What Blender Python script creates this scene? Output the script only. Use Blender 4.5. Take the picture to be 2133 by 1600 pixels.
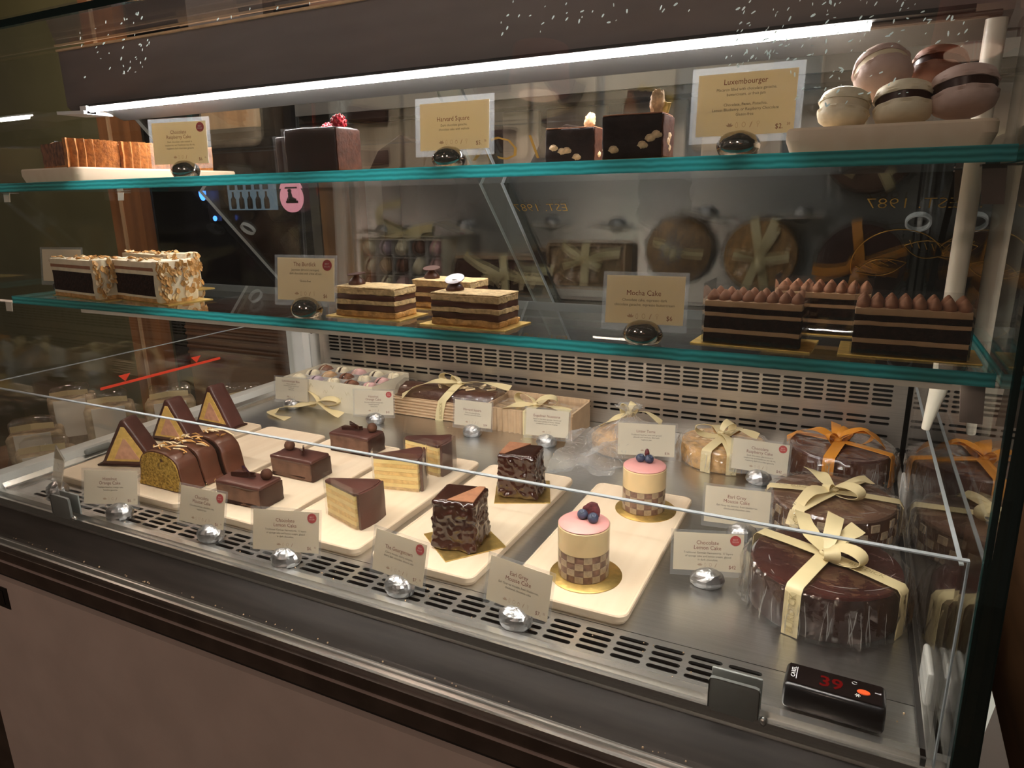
import bpy, bmesh, math, random
from mathutils import Vector, Matrix, noise
random.seed(7)
sc = bpy.context.scene
for o in list(bpy.data.objects): bpy.data.objects.remove(o)

# ---------------------------------------------------------------- camera
# metres; deck of the display case is z = 0, x runs along the case, y goes into it
FPX = 1447.0
cam = bpy.data.objects.new('camera', bpy.data.cameras.new('camera'))
sc.collection.objects.link(cam)
cam.data.sensor_fit = 'HORIZONTAL'; cam.data.sensor_width = 36.0
cam.data.lens = FPX * 36.0 / 2133.0
cam.data.clip_start = 0.02
cam.matrix_world = Matrix((( 0.89741568, -0.1009166,  0.42948916, 0.0),
                           ( 0.44087082,  0.24191899, -0.86435416, 0.0),
                           (-0.0166739,   0.96503422,  0.26159308, 0.45),
                           (0, 0, 0, 1)))
sc.camera = cam

# ---------------------------------------------------------------- world, exposure
w = bpy.data.worlds.new('room_ambient'); sc.world = w; w.use_nodes = True
w.node_tree.nodes['Background'].inputs[0].default_value = (1.0, 0.80, 0.62, 1)
w.node_tree.nodes['Background'].inputs[1].default_value = 0.022
sc.view_settings.view_transform = 'Standard'; sc.view_settings.look = 'None'
sc.view_settings.gamma = 1.0; sc.view_settings.use_curve_mapping = False
sc.view_settings.exposure = 0.7
LED_POWER = 125.0      # canopy tube
STRIP_POWER = 88.0    # bar under the lower shelf
try:
    sc.cycles.max_bounces = 10; sc.cycles.transparent_max_bounces = 36
    sc.cycles.sample_clamp_indirect = 4.0
except Exception: pass

# ---------------------------------------------------------------- materials
MATS = {}
def nt(name):
    m = bpy.data.materials.new(name); m.use_nodes = True
    t = m.node_tree; t.nodes.clear()
    out = t.nodes.new('ShaderNodeOutputMaterial')
    return m, t, out
def pm(name, col, rough=.5, metal=0.0, var=.12, scale=60., bump=0.0, bscale=None, stretch=None, coat=0.0,
       trans=0.0, sss=0.0, spec=.5, col2=None, detail=4.0, tcol=None):
    """principled material with a procedural colour variation and relief"""
    m, t, out = nt(name); N = t.nodes; L = t.links
    p = N.new('ShaderNodeBsdfPrincipled'); L.new(p.outputs[0], out.inputs[0])
    tc = N.new('ShaderNodeTexCoord'); mp = N.new('ShaderNodeMapping'); L.new(tc.outputs['Object'], mp.inputs[0])
    if stretch: mp.inputs['Scale'].default_value = stretch
    nz = N.new('ShaderNodeTexNoise'); nz.inputs['Scale'].default_value = scale; nz.inputs['Detail'].default_value = detail
    L.new(mp.outputs[0], nz.inputs['Vector'])
    rp = N.new('ShaderNodeValToRGB')
    c2 = col2 if col2 else tuple(min(1, c * (1 + var)) for c in col)
    c1 = tuple(c * (1 - var) for c in col) if not col2 else col
    rp.color_ramp.elements[0].position = .35; rp.color_ramp.elements[0].color = (*c1, 1)
    rp.color_ramp.elements[1].position = .65; rp.color_ramp.elements[1].color = (*c2, 1)
    L.new(nz.outputs['Fac'], rp.inputs[0]); L.new(rp.outputs[0], p.inputs['Base Color'])
    p.inputs['Roughness'].default_value = rough; p.inputs['Metallic'].default_value = metal
    p.inputs['Coat Weight'].default_value = coat; p.inputs['Coat Roughness'].default_value = .12
    p.inputs['Specular IOR Level'].default_value = spec
    if sss:
        p.inputs['Subsurface Weight'].default_value = sss
        p.inputs['Subsurface Radius'].default_value = (.004, .002, .001); p.inputs['Subsurface Scale'].default_value = 1.0
    if bump:
        b = N.new('ShaderNodeBump'); b.inputs['Strength'].default_value = bump; b.inputs['Distance'].default_value = .002
        n2 = N.new('ShaderNodeTexNoise'); n2.inputs['Scale'].default_value = bscale or scale * 2; n2.inputs['Detail'].default_value = 5
        L.new(mp.outputs[0], n2.inputs['Vector']); L.new(n2.outputs['Fac'], b.inputs['Height']); L.new(b.outputs[0], p.inputs['Normal'])
    if trans:
        tr = N.new('ShaderNodeBsdfTranslucent')
        if tcol: tr.inputs[0].default_value = (*tcol, 1)
        else: L.new(rp.outputs[0], tr.inputs[0])
        mx = N.new('ShaderNodeMixShader'); mx.inputs[0].default_value = trans
        L.new(p.outputs[0], mx.inputs[1]); L.new(tr.outputs[0], mx.inputs[2]); L.new(mx.outputs[0], out.inputs[0])
    MATS[name] = m
    return m
def glass(name, tint=(1, 1, 1), r0=.04, gloss=1.0, rough=0.0, bump=0.0, bscale=60., haze=0.0, hcol=(.8, .8, .8), mul=1.0):
    """thin pane: straight transmission plus Fresnel reflection, the same from either side"""
    m, t, out = nt(name); N = t.nodes; L = t.links
    lw = N.new('ShaderNodeLayerWeight'); lw.inputs[0].default_value = .5
    pw = N.new('ShaderNodeMath'); pw.operation = 'POWER'; pw.inputs[1].default_value = 5.0; L.new(lw.outputs['Facing'], pw.inputs[0])
    ma = N.new('ShaderNodeMath'); ma.operation = 'MULTIPLY_ADD'; ma.inputs[1].default_value = (1 - r0) * mul; ma.inputs[2].default_value = r0
    ma.use_clamp = True
    L.new(pw.outputs[0], ma.inputs[0])
    tr = N.new('ShaderNodeBsdfTransparent'); tr.inputs[0].default_value = (*tint, 1)
    gl = N.new('ShaderNodeBsdfGlossy'); gl.inputs['Roughness'].default_value = rough
    gl.inputs[0].default_value = (gloss, gloss, gloss, 1)
    if bump:
        tc = N.new('ShaderNodeTexCoord')
        vz = N.new('ShaderNodeTexVoronoi'); vz.feature = 'DISTANCE_TO_EDGE'; vz.inputs['Scale'].default_value = bscale
        n2 = N.new('ShaderNodeTexNoise'); n2.inputs['Scale'].default_value = bscale * .8; n2.inputs['Detail'].default_value = 6
        mm = N.new('ShaderNodeMath'); mm.operation = 'ADD'
        L.new(tc.outputs['Object'], vz.inputs['Vector']); L.new(tc.outputs['Object'], n2.inputs['Vector'])
        L.new(vz.outputs['Distance'], mm.inputs[0]); L.new(n2.outputs['Fac'], mm.inputs[1])
        b = N.new('ShaderNodeBump'); b.inputs['Strength'].default_value = bump; b.inputs['Distance'].default_value = .004
        L.new(mm.outputs[0], b.inputs['Height']); L.new(b.outputs[0], gl.inputs['Normal']); L.new(b.outputs[0], lw.inputs['Normal'])
    mx = N.new('ShaderNodeMixShader'); L.new(ma.outputs[0], mx.inputs[0]); L.new(tr.outputs[0], mx.inputs[1]); L.new(gl.outputs[0], mx.inputs[2])
    last = mx
    if haze:
        df = N.new('ShaderNodeBsdfDiffuse'); df.inputs[0].default_value = (*hcol, 1)
        tl = N.new('ShaderNodeBsdfTranslucent'); tl.inputs[0].default_value = (*hcol, 1)
        m1 = N.new('ShaderNodeMixShader'); m1.inputs[0].default_value = .5; L.new(df.outputs[0], m1.inputs[1]); L.new(tl.outputs[0], m1.inputs[2])
        m2 = N.new('ShaderNodeMixShader'); m2.inputs[0].default_value = haze; L.new(mx.outputs[0], m2.inputs[1]); L.new(m1.outputs[0], m2.inputs[2])
        last = m2
    L.new(last.outputs[0], out.inputs[0])
    MATS[name] = m
    return m
def emit(name, col, s):
    m, t, out = nt(name); e = t.nodes.new('ShaderNodeEmission'); e.inputs[0].default_value = (*col, 1); e.inputs[1].default_value = s
    t.links.new(e.outputs[0], out.inputs[0]); MATS[name] = m; return m
def edge_mat(name, col, tr=.7, bands=True):
    m, t, out = nt(name); N = t.nodes; L = t.links
    a = N.new('ShaderNodeBsdfTranslucent'); a.inputs[0].default_value = (*col, 1)
    d = N.new('ShaderNodeBsdfDiffuse'); d.inputs[0].default_value = (*col, 1)
    g = N.new('ShaderNodeBsdfGlossy'); g.inputs['Roughness'].default_value = .08
    tc = N.new('ShaderNodeTexCoord'); wv = N.new('ShaderNodeTexWave'); wv.bands_direction = 'Z'; wv.inputs['Scale'].default_value = 60; wv.inputs['Distortion'].default_value = 1.5
    L.new(tc.outputs['Object'], wv.inputs['Vector'])
    rp = N.new('ShaderNodeValToRGB'); rp.color_ramp.elements[0].color = (*(c * .55 for c in col), 1); rp.color_ramp.elements[1].color = (*col, 1)
    if bands: L.new(wv.outputs['Fac'], rp.inputs[0]); L.new(rp.outputs[0], a.inputs[0]); L.new(rp.outputs[0], d.inputs[0])
    m1 = N.new('ShaderNodeMixShader'); m1.inputs[0].default_value = tr; L.new(d.outputs[0], m1.inputs[1]); L.new(a.outputs[0], m1.inputs[2])
    m2 = N.new('ShaderNodeMixShader'); m2.inputs[0].default_value = .08; L.new(m1.outputs[0], m2.inputs[1]); L.new(g.outputs[0], m2.inputs[2])
    L.new(m2.outputs[0], out.inputs[0]); MATS[name] = m; return m

pm('steel', (.66, .66, .65), .29, 1.0, .06, 9, .05, 40, (1, 60, 60))
pm('steel_rim', (.76, .75, .73), .27, 1.0, .02, 9, .02, 40, (1, 20, 20))
pm('steel_dark', (.032, .025, .021), .45, .25, .2, 6, .02, 30, (2, 20, 20))
pm('steel_back', (.62, .58, .53), .36, 1.0, .08, 14, .04, 40, (1, 50, 50))
pm('white_metal', (.74, .74, .72), .38, .0, .03, 20); pm('lip_grey', (.05, .048, .046), .4, .2, .03, 20)
pm('cream_tube', (.78, .72, .60), .35, 0, .03, 20)
pm('black', (.012, .011, .010), .5, 0, .2, 30)
pm('fascia', (.105, .078, .062), .42, .3, .2, 25)
pm('fascia_stripe', (.66, .53, .49), .35, .2, .08, 25)
pm('panel_cream', (.78, .64, .57), .55, 0, .05, 12, .03, 300)
pm('canopy', (.15, .12, .11), .45, .1, .10, 5, 0, None, (1, 1, 6))
pm('grey_plastic', (.21, .22, .21), .45, 0, .05, 20)
glass('pane', (.985, .995, .99))
glass('pane_dark', (.88, .92, .91), r0=.085)
glass('end_pane', (.90, .93, .91))
glass('acrylic', (.985, .985, .98), r0=.03, mul=.75)
edge_mat('shelf_edge', (.20, .70, .72), .8)
edge_mat('acrylic_edge', (.48, .52, .54), .6, False)
edge_mat('glass_edge_dark', (.010, .028, .026), .3, False)
glass('sleeve', (.97, .97, .97), r0=.05, rough=.08, haze=.10, hcol=(.85, .88, .9))
glass('lid_film', (.98, .98, .98), r0=.02, mul=.25)
glass('acetate', (.97, .97, .965), r0=.035, rough=.04, haze=.008)
glass('crease_glint', (.9, .9, .9), r0=.15, rough=.15, haze=.30, hcol=(.85, .84, .82))  # pale film folds, whitened to stand for glints
glass('cello', (.96, .955, .95), r0=.10, rough=.06, bump=1.0, bscale=32., haze=.016, hcol=(.85, .8, .75))
glass('cello_dense', (.95, .95, .95), r0=.10, rough=.08, bump=1.0, bscale=90., haze=.20)
emit('led', (1.0, .94, .91), LED_POWER); emit('led_strip', (1.0, .935, .86), STRIP_POWER)
pm('board', (.70, .55, .39), .55, 0, .05, 6, .04, 60, (10, 1, 10), col2=(.75, .61, .45))
pm('card', (.88, .83, .70), .6, 0, .02, 30, trans=.40, tcol=(.86, .70, .38))
pm('ink_maroon', (.22, .045, .03), .6, 0, .05)
pm('ink_dark', (.075, .05, .04), .6, 0, .05)
pm('ink_tan', (.55, .38, .25), .6, 0, .05)
pm('badge_red', (.42, .018, .016), .45, 0, .05)
pm('badge_ink', (.78, .45, .38), .5, 0, .05)
pm('pewter', (.52, .52, .53), .34, 1.0, .15, 90, .5, 160)
pm('pewter_smooth', (.42, .40, .37), .10, 1.0, .1, 30, .12, 40)
pm('gold', (.72, .50, .17), .42, 1.0, .12, 120, .25, 220)
pm('gold_dark', (.60, .42, .13), .45, 1.0, .15, 120, .2, 220)
pm('choc', (.034, .011, .007), .32, 0, .25, 30, .08, 60, coat=.08, spec=.35)
pm('choc_maroon', (.055, .012, .009), .2, 0, .25, 30, .05, 60, coat=.3); pm('choc_tan', (.16, .082, .050), .5, 0, .2, 40, .1, 90); pm('bar_mousse', (.135, .070, .046), .6, 0, .3, 50, .25, 90, spec=.25)
pm('choc_gloss', (.035, .010, .006), .16, 0, .2, 20, .05, 35, coat=.5)
pm('choc_milk', (.088, .029, .015), .36, 0, .15, 25, .10, 45, coat=.2)
pm('choc_plum', (.078, .027, .020), .38, 0, .15, 25, .08, 60, coat=.15)
pm('choc_dark', (.016, .007, .005), .55, 0, .3, 60, .3, 140, spec=.2)
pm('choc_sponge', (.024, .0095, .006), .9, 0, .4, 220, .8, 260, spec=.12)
pm('choc_mousse', (.088, .036, .020), .65, 0, .25, 40, .25, 90, spec=.25); pm('choc_cut', (.062, .022, .012), .75, 0, .3, 120, .5, 220, spec=.2)
pm('cocoa', (.30, .125, .060), .85, 0, .15, 120, .3, 300)
pm('sponge_yellow', (.76, .50, .14), .8, 0, .12, 150, .5, 260, sss=.1)
pm('mousse_pink', (.66, .36, .24), .75, 0, .12, 130, .4, 240)
pm('hazel_sponge', (.20, .115, .018), .85, 0, .45, 300, .9, 300, col2=(.56, .36, .08), spec=.2)
pm('almond', (.60, .31, .09), .55, 0, .2, 120, .2, 200)
pm('almond_pale', (.80, .62, .38), .55, 0, .2, 120, .2, 200)
pm('lemon_cream', (.85, .66, .28), .6, 0, .08, 60, .2, 120, sss=.1)
pm('lemon_sponge', (.78, .52, .20), .8, 0, .15, 160, .4, 260)
pm('butter_cream', (.78, .66, .46), .6, 0, .08, 80, .3, 140, sss=.1)
pm('crumb', (.52, .28, .09), .8, 0, .3, 160, .9, 240)
pm('crumb_pale', (.62, .43, .21), .8, 0, .2, 200, .9, 260)
pm('mousse_cream', (.80, .60, .33), .45, 0, .04, 60, .05, 100, sss=.15)
pm('pink_glaze', (.68, .31, .29), .35, 0, .05, 60, .06, 80, sss=.1)
pm('check_dark', (.19, .10, .07), .7, 0, .3, 150, .4, 240)
pm('check_light', (.42, .31, .20), .7, 0, .2, 150, .4, 240)
pm('blueberry', (.035, .045, .085), .5, 0, .3, 200, .2, 200)
pm('raspberry', (.50, .018, .035), .38, 0, .2, 200, .2, 220, sss=.2)
pm('dry_berry', (.09, .012, .015), .6, 0, .4, 200, .8, 260)
pm('tart_crust', (.42, .16, .04), .8, 0, .3, 140, .8, 220)
pm('tart_fill', (.20, .075, .03), .6, 0, .5, 120, .6, 180)
pm('walnut', (.58, .40, .22), .7, 0, .35, 160, .7, 160)
pm('walnut_skin', (.30, .14, .06), .7, 0, .35, 160, .7, 160)
pm('ribbon', (.85, .72, .42), .30, 0, .04, 30, .03, 200, (1, 1, 1), spec=.6, trans=.2)
pm('ribbon_orange', (.80, .33, .045), .30, 0, .06, 30, .03, 200, spec=.6, trans=.2)
pm('ribbon_ink', (.50, .40, .20), .4, .2, .05)
pm('box_paper', (.80, .72, .56), .6, 0, .04, 40, .05, 120)
pm('divider', (.80, .76, .72), .5, 0, .03, 40, trans=.3)
pm('corrugated', (.56, .39, .24), .8, 0, .06, 60, .06, 200)
pm('mac_cream', (.82, .72, .52), .6, 0, .06, 90, .25, 200); pm('mac_pink', (.70, .42, .40), .6, 0, .06, 90, .25, 200)
pm('mac_brown', (.22, .09, .05), .6, 0, .1, 90, .25, 200); pm('mac_lilac', (.52, .40, .46), .6, 0, .06, 90, .25, 200)
pm('mac_tan', (.55, .34, .18), .6, 0, .06, 90, .25, 200); pm('mac_green', (.58, .58, .40), .6, 0, .06, 90, .25, 200)
pm('mac_dusk', (.58, .42, .36), .6, 0, .06, 90, .25, 200)
pm('linzer', (.56, .33, .13), .8, 0, .3, 90, .7, 160)
pm('red_sticker', (.75, .055, .02), .5, 0, .03)
pm('thermo_body', (.010, .010, .011), .22, 0, .1, 30)
pm('thermo_screen', (.007, .004, .004), .12, 0, .1, 30)
emit('digit', (1, .03, .03), .10)
pm('button_orange', (.80, .10, .02), .4, 0, .03); pm('ink_white', (.75, .75, .75), .5, 0, .02)
pm('gold_leaf', (.34, .21, .05), .35, .8, .1)
pm('wall_green', (.14, .14, .062), .7, 0, .12, 3); pm('wood_pillar', (.30, .13, .045), .5, 0, .25, 3, .05, 30, (6, 6, .6))
pm('wood_brown', (.16, .075, .035), .5, 0, .25, 3, .05, 30, (1, 1, 8)); pm('wood_pale', (.62, .42, .24), .5, 0, .15, 5, .03, 30, (8, 8, .7))
pm('wood_grey', (.40, .34, .28), .5, 0, .15, 5, .03, 30, (8, 8, .7))
pm('night', (.010, .011, .014), .15, 0, .3, 2); pm('grey_soffit', (.22, .225, .23), .4, .2, .08, 4); pm('dark_bg', (.030, .024, .020), .6, 0, .2, 2)
pm('floor', (.12, .09, .07), .4, 0, .15, 4); pm('leather', (.05, .03, .025), .45, 0, .2, 20)
pm('tag_white', (.72, .70, .62), .6, 0, .02)
pm('bag_fill', (.40, .31, .19), .7, 0, .4, 40, .3, 60)
emit('screen_blue', (.35, .45, .55), .22); emit('sign_pink', (.90, .32, .38), .55); emit('blue_glow', (.05, .20, 1.0), 2.5)
emit('lamp_disc', (1.0, .60, .40), 1.0); pm('lamp_shade', (.55, .12, .05), .5, 0, .05, 10, trans=.4)
pm('crumb_dust', (.60, .42, .26), .8, 0, .3, 200); pm('speck', (.85, .95, .95), .4, 0, .05, 40, trans=.5)

# ---------------------------------------------------------------- mesh helpers
COL = sc.collection
class MB:
    def __init__(s): s.v = []; s.f = []
    def add(s, vs, fs, mat=None):
        k = len(s.v)
        for p in vs:
            p = Vector(p)
            s.v.append(mat @ p if mat else p)
        for f in fs: s.f.append(tuple(i + k for i in f))
        return s
    def box(s, x0, x1, y0, y1, z0, z1, mat=None):
        return s.add([(x0,y0,z0),(x1,y0,z0),(x1,y1,z0),(x0,y1,z0),(x0,y0,z1),(x1,y0,z1),(x1,y1,z1),(x0,y1,z1)],
              [(0,3,2,1),(4,5,6,7),(0,1,5,4),(1,2,6,5),(2,3,7,6),(3,0,4,7)], mat)
    def prism(s, poly, z0, z1, mat=None):          # poly: ccw list of (x,y)
        n = len(poly)
        vs = [(x,y,z0) for x,y in poly] + [(x,y,z1) for x,y in poly]
        fs = [tuple(range(n-1,-1,-1)), tuple(range(n,2*n))] + [(i,(i+1)%n,n+(i+1)%n,n+i) for i in range(n)]
        return s.add(vs, fs, mat)
    def extr(s, poly, x0, x1, mat=None):           # poly of (y,z), swept along x
        n = len(poly)
        vs = [(x0,y,z) for y,z in poly] + [(x1,y,z) for y,z in poly]
        fs = [tuple(range(n-1,-1,-1)), tuple(range(n,2*n))] + [(i,(i+1)%n,n+(i+1)%n,n+i) for i in range(n)]
        return s.add(vs, fs, mat)
    def extry(s, poly, y0, y1, mat=None):          # poly of (x,z), swept along y
        n = len(poly)
        vs = [(x,y0,z) for x,z in poly] + [(x,y1,z) for x,z in poly]
        fs = [tuple(range(n)), tuple(range(2*n-1,n-1,-1))] + [((i+1)%n,i,n+i,n+(i+1)%n) for i in range(n)]
        return s.add(vs, fs, mat)
    def lathe(s, prof, n=32, mat=None, jit=None):  # prof: (r,z) bottom to top
        vs = []; fs = []
        for j,(r,z) in enumerate(prof):
            for i in range(n):
                a = 2*math.pi*i/n; q = jit(a, z, j) if jit else 1.0
                vs.append((r*q*math.cos(a), r*q*math.sin(a), z))
        for j in range(len(prof)-1):
            for i in range(n): fs.append((j*n+i, j*n+(i+1)%n, (j+1)*n+(i+1)%n, (j+1)*n+i))
        fs.append(tuple(range(n-1,-1,-1))); k = (len(prof)-1)*n; fs.append(tuple(range(k,k+n)))
        return s.add(vs, fs, mat)
    def sphere(s, c, r, n=16, m=10, mat=None, jit=None):
        rx,ry,rz = r if hasattr(r,'__len__') else (r,r,r)
        vs = [(c[0],c[1],c[2]-rz)]; fs = []
        for j in range(1,m):
            t = math.pi*j/m - math.pi/2
            for i in range(n):
                a = 2*math.pi*i/n; d = Vector((math.cos(t)*math.cos(a), math.cos(t)*math.sin(a), math.sin(t)))
                q = jit(d) if jit else 1.0
                vs.append((c[0]+rx*d.x*q, c[1]+ry*d.y*q, c[2]+rz*d.z*q))
        vs.append((c[0],c[1],c[2]+rz)); last = len(vs)-1
        for i in range(n):
            fs.append((0, 1+(i+1)%n, 1+i)); fs.append((last, last-n+i, last-n+(i+1)%n))
        for j in range(m-2):
            for i in range(n): fs.append((1+j*n+i, 1+j*n+(i+1)%n, 1+(j+1)*n+(i+1)%n, 1+(j+1)*n+i))
        return s.add(vs, fs, mat)
    def tube(s, pts, r, n=10, mat=None):
        pts = [Vector(p) for p in pts]; vs = []; fs = []
        for k,p in enumerate(pts):
            t = (pts[min(k+1,len(pts)-1)] - pts[max(k-1,0)]).normalized()
            u = t.cross(Vector((0,0,1)));
            if u.length < 1e-4: u = Vector((1,0,0))
            u.normalize(); v = u.cross(t); rr = r[k] if hasattr(r,'__len__') else r
            for i in range(n):
                a = 2*math.pi*i/n; vs.append(p + (u*math.cos(a)+v*math.sin(a))*rr)
        for k in range(len(pts)-1):
            for i in range(n): fs.append((k*n+i,(k+1)*n+i,(k+1)*n+(i+1)%n,k*n+(i+1)%n))
        fs.append(tuple(range(n))); fs.append(tuple(range(len(pts)*n-1,(len(pts)-1)*n-1,-1)))
        return s.add(vs, fs, mat)
    def strip(s, pts, wids, t=.0005, mat=None):    # ribbon: centre points and half-width vectors
        pts = [Vector(p) for p in pts]; wids = [Vector(x) for x in wids]; vs = []; fs = []
        for k,p in enumerate(pts):
            tg = (pts[min(k+1,len(pts)-1)] - pts[max(k-1,0)])
            n = tg.cross(wids[k]);
            n = n.normalized()*t if n.length > 1e-9 else Vector((0,0,t))
            vs += [p-wids[k]-n, p+wids[k]-n, p+wids[k]+n, p-wids[k]+n]
        for k in range(len(pts)-1):
            a = 4*k; b = a+4
            for i in range(4): fs.append((a+i, a+(i+1)%4, b+(i+1)%4, b+i))
        fs.append((3,2,1,0)); e = 4*(len(pts)-1); fs.append((e,e+1,e+2,e+3))
        return s.add(vs, fs, mat)
    def mesh(s, name, mat, smooth=False):
        me = bpy.data.meshes.new(name); me.from_pydata([tuple(v) for v in s.v], [], s.f)
        bm = bmesh.new(); bm.from_mesh(me); bmesh.ops.recalc_face_normals(bm, faces=bm.faces); bm.to_mesh(me); bm.free()
        me.materials.append(MATS[mat])
        if smooth:
            for p in me.polygons: p.use_smooth = True
            try: me.set_sharp_from_angle(angle=math.radians(40 if smooth is True else smooth))
            except Exception: pass
        me.update(); return me
    def build(s, name, mat, parent=None, smooth=False):
        return link(name, s.mesh(name, mat, smooth), parent)
def link(name, me, parent=None):
    o = bpy.data.objects.new(name, me); COL.objects.link(o)
    if parent is not None: o.parent = parent
    return o
def tag(o, label, cat, group=None):
    o['label'] = label; o['category'] = cat
    if group: o['group'] = group
    return o
def thing(name, label, cat, loc=(0,0,0), rz=0, group=None, tilt=0):
    o = bpy.data.objects.new(name, None); COL.objects.link(o); o.empty_display_size = .01
    o.location = loc; o.rotation_euler = (math.radians(tilt), 0, math.radians(rz))
    return tag(o, label, cat, group)
def struct(o): o['kind'] = 'structure'; return o
def copy_tree(o, parent=None, **props):
    c = o.copy(); COL.objects.link(c); c.parent = parent
    for k,v in props.items(): c[k] = v
    for ch in list(o.children): copy_tree(ch, c)
    return c
def fuzz(mb, amp, freq, seed=0, zlock=True):
    z0 = min(v.z for v in mb.v) if mb.v else 0
    for v in mb.v:
        d = noise.noise_vector(v*freq + Vector((seed*7.3, seed*3.1, seed*1.7))) * amp
        if zlock and v.z < z0 + 1e-5: d.z = 0
        v += d
    return mb
def rblock(sx, sy, sz, r=.003, cuts=0, z0=0.0, seg=2):
    """rounded box centred on x,y, base at z0"""
    bm = bmesh.new(); bmesh.ops.create_cube(bm, size=1)
    for v in bm.verts: v.co = Vector((v.co.x*sx, v.co.y*sy, (v.co.z+.5)*sz+z0))
    if r: bmesh.ops.bevel(bm, geom=list(bm.edges), offset=r, segments=seg, affect='EDGES', profile=.5)
    if cuts:
        for _ in range(cuts): bmesh.ops.subdivide_edges(bm, edges=[e for e in bm.edges if e.calc_length() > min(sx,sy,sz)*.15], cuts=1, use_grid_fill=True)
    mb = MB(); bm.verts.index_update()
    mb.add([v.co.copy() for v in bm.verts], [tuple(v.index for v in f.verts) for f in bm.faces]); bm.free()
    return mb
def bm_of(mb):
    me = bpy.data.meshes.new('t'); me.from_pydata([tuple(v) for v in mb.v], [], mb.f); bm = bmesh.new(); bm.from_mesh(me); bpy.data.meshes.remove(me); return bm
def refine(mb, maxlen, rounds=3, bev=0.0):
    bm = bm_of(mb)
    bmesh.ops.recalc_face_normals(bm, faces=bm.faces)
    if bev: bmesh.ops.bevel(bm, geom=list(bm.edges), offset=bev, segments=2, affect='EDGES', profile=.5)
    bmesh.ops.triangulate(bm, faces=[f for f in bm.faces if len(f.verts) > 4])
    for _ in range(rounds):
        es = [e for e in bm.edges if e.calc_length() > maxlen]
        if not es: break
        bmesh.ops.subdivide_edges(bm, edges=es, cuts=1, use_grid_fill=True)
    bmesh.ops.triangulate(bm, faces=[f for f in bm.faces if len(f.verts) > 4])
    out = MB(); bm.verts.index_update(); out.add([v.co.copy() for v in bm.verts], [tuple(v.index for v in f.verts) for f in bm.faces]); bm.free()
    return out
TXT = {}
def text_geo(st, bold=0.0):
    k = (st, bold)
    if k not in TXT:
        cu = bpy.data.curves.new('t', 'FONT'); cu.body = st; cu.size = 1.0; cu.align_x = 'CENTER'; cu.resolution_u = 2; cu.offset = bold
        ob = bpy.data.objects.new('t', cu); me = bpy.data.meshes.new_from_object(ob)
        TXT[k] = ([v.co.copy() for v in me.vertices], [tuple(p.vertices) for p in me.polygons])
        bpy.data.objects.remove(ob); bpy.data.curves.remove(cu); bpy.data.meshes.remove(me)
    return TXT[k]
def add_text(mb, st, size, x, z, mat, wide=1.0, bold=0.0):
    """flat lettering in the local x-z plane (facing -y) placed at x,z, then moved by mat"""
    vs, fs = text_geo(st, bold)
    return mb.add([(v.x*size*wide + x, 0, v.y*size + z) for v in vs], fs, mat)
def RZ(a): return Matrix.Rotation(math.radians(a), 4, 'Z')
def RX(a): return Matrix.Rotation(math.radians(a), 4, 'X')
def RY(a): return Matrix.Rotation(math.radians(a), 4, 'Y')
def T(x, y, z): return Matrix.Translation((x, y, z))
# ================================================================ the room
XL, XR = -1.215, .100
YB = 1.287
struct(MB().box(-5, 2.5, -2.5, 3.2, -.92, -.90).build('floor', 'floor'))
struct(MB().box(-5, 2.5, 3.0, 3.1, -.9, 2.2).build('wall_back', 'dark_bg'))
struct(MB().box(-5.0, -2.86, 2.08, 2.18, -.9, 2.2).build('wall_left', 'wall_green'))
pl = struct(MB().box(-2.93, -2.73, 2.02, 2.07, -.9, 2.2).build('trim_1', 'wood_pillar'))
MB().box(-2.86, -2.845, 2.012, 2.03, -.9, 2.2).build('pillar_bead', 'wood_pale', pl)
# night window behind the case
win = struct(MB().box(-3.4, -1.2, 2.40, 2.42, -.5, 2.0).build('window_1', 'night'))
MB().box(-1.98, -1.76, 2.30, 2.40, -.9, 1.6).build('window_post', 'wood_brown', win)
MB().box(-1.76, -1.68, 2.28, 2.40, -.9, 1.6).build('window_mullion', 'steel_back', win)
sg = thing('street_sign', 'round pink lit sign with a small seated figure, beyond the window', 'sign', (-2.225, 2.37, .458))
MB().lathe([(.062, -.006), (.062, .006)], 32, RX(90)).build('sign_disc', 'sign_pink', sg)
fg = MB().sphere((0.0, -.01, .028), .009, 10, 8).tube([(0, -.01, .02), (.004, -.01, -.005), (.03, -.01, -.012)], [.008, .012, .008], 8).tube([(-.02, -.01, -.018), (.04, -.01, -.018)], .006, 8)
fg.tube([(.0, -.01, .012), (-.016, -.01, -.012)], .004, 6); fg.build('sign_figure', 'night', sg)
ts = thing('lit_shop_screen', 'bluish lit shop screen with dark bottle shapes, seen through the window', 'screen', (-2.46, 2.37, .455))
MB().box(-.14, .14, -.004, .012, -.048, .048).build('screen_panel', 'screen_blue', ts)
for k, hx in enumerate((-.10, -.05, .0, .05, .10)):
    MB().lathe([(.010, -.042), (.012, -.03), (.011, .0), (.004, .012), (.004, .032)], 10, T(hx, -.012, 0)).build('bottle_shape', 'black', ts)
nl = thing('neon_bracket', 'dark window bracket carrying the blue neon lights', 'bracket', (-2.70, 2.36, .36)); MB().box(-.03, .05, 0, .04, 0, .15).build('bracket_plate', 'black', nl)
tag(MB().sphere((-2.72, 2.33, .485), (.022, .008, .034), 14, 8).build('neon_light', 'blue_glow'), 'bright blue neon light at the left of the lit shop screen', 'light')
tag(MB().sphere((-2.67, 2.34, .372), (.012, .006, .012), 10, 8).build('neon_light', 'blue_glow'), 'tiny blue neon dot below the lit shop screen', 'light')

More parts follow.
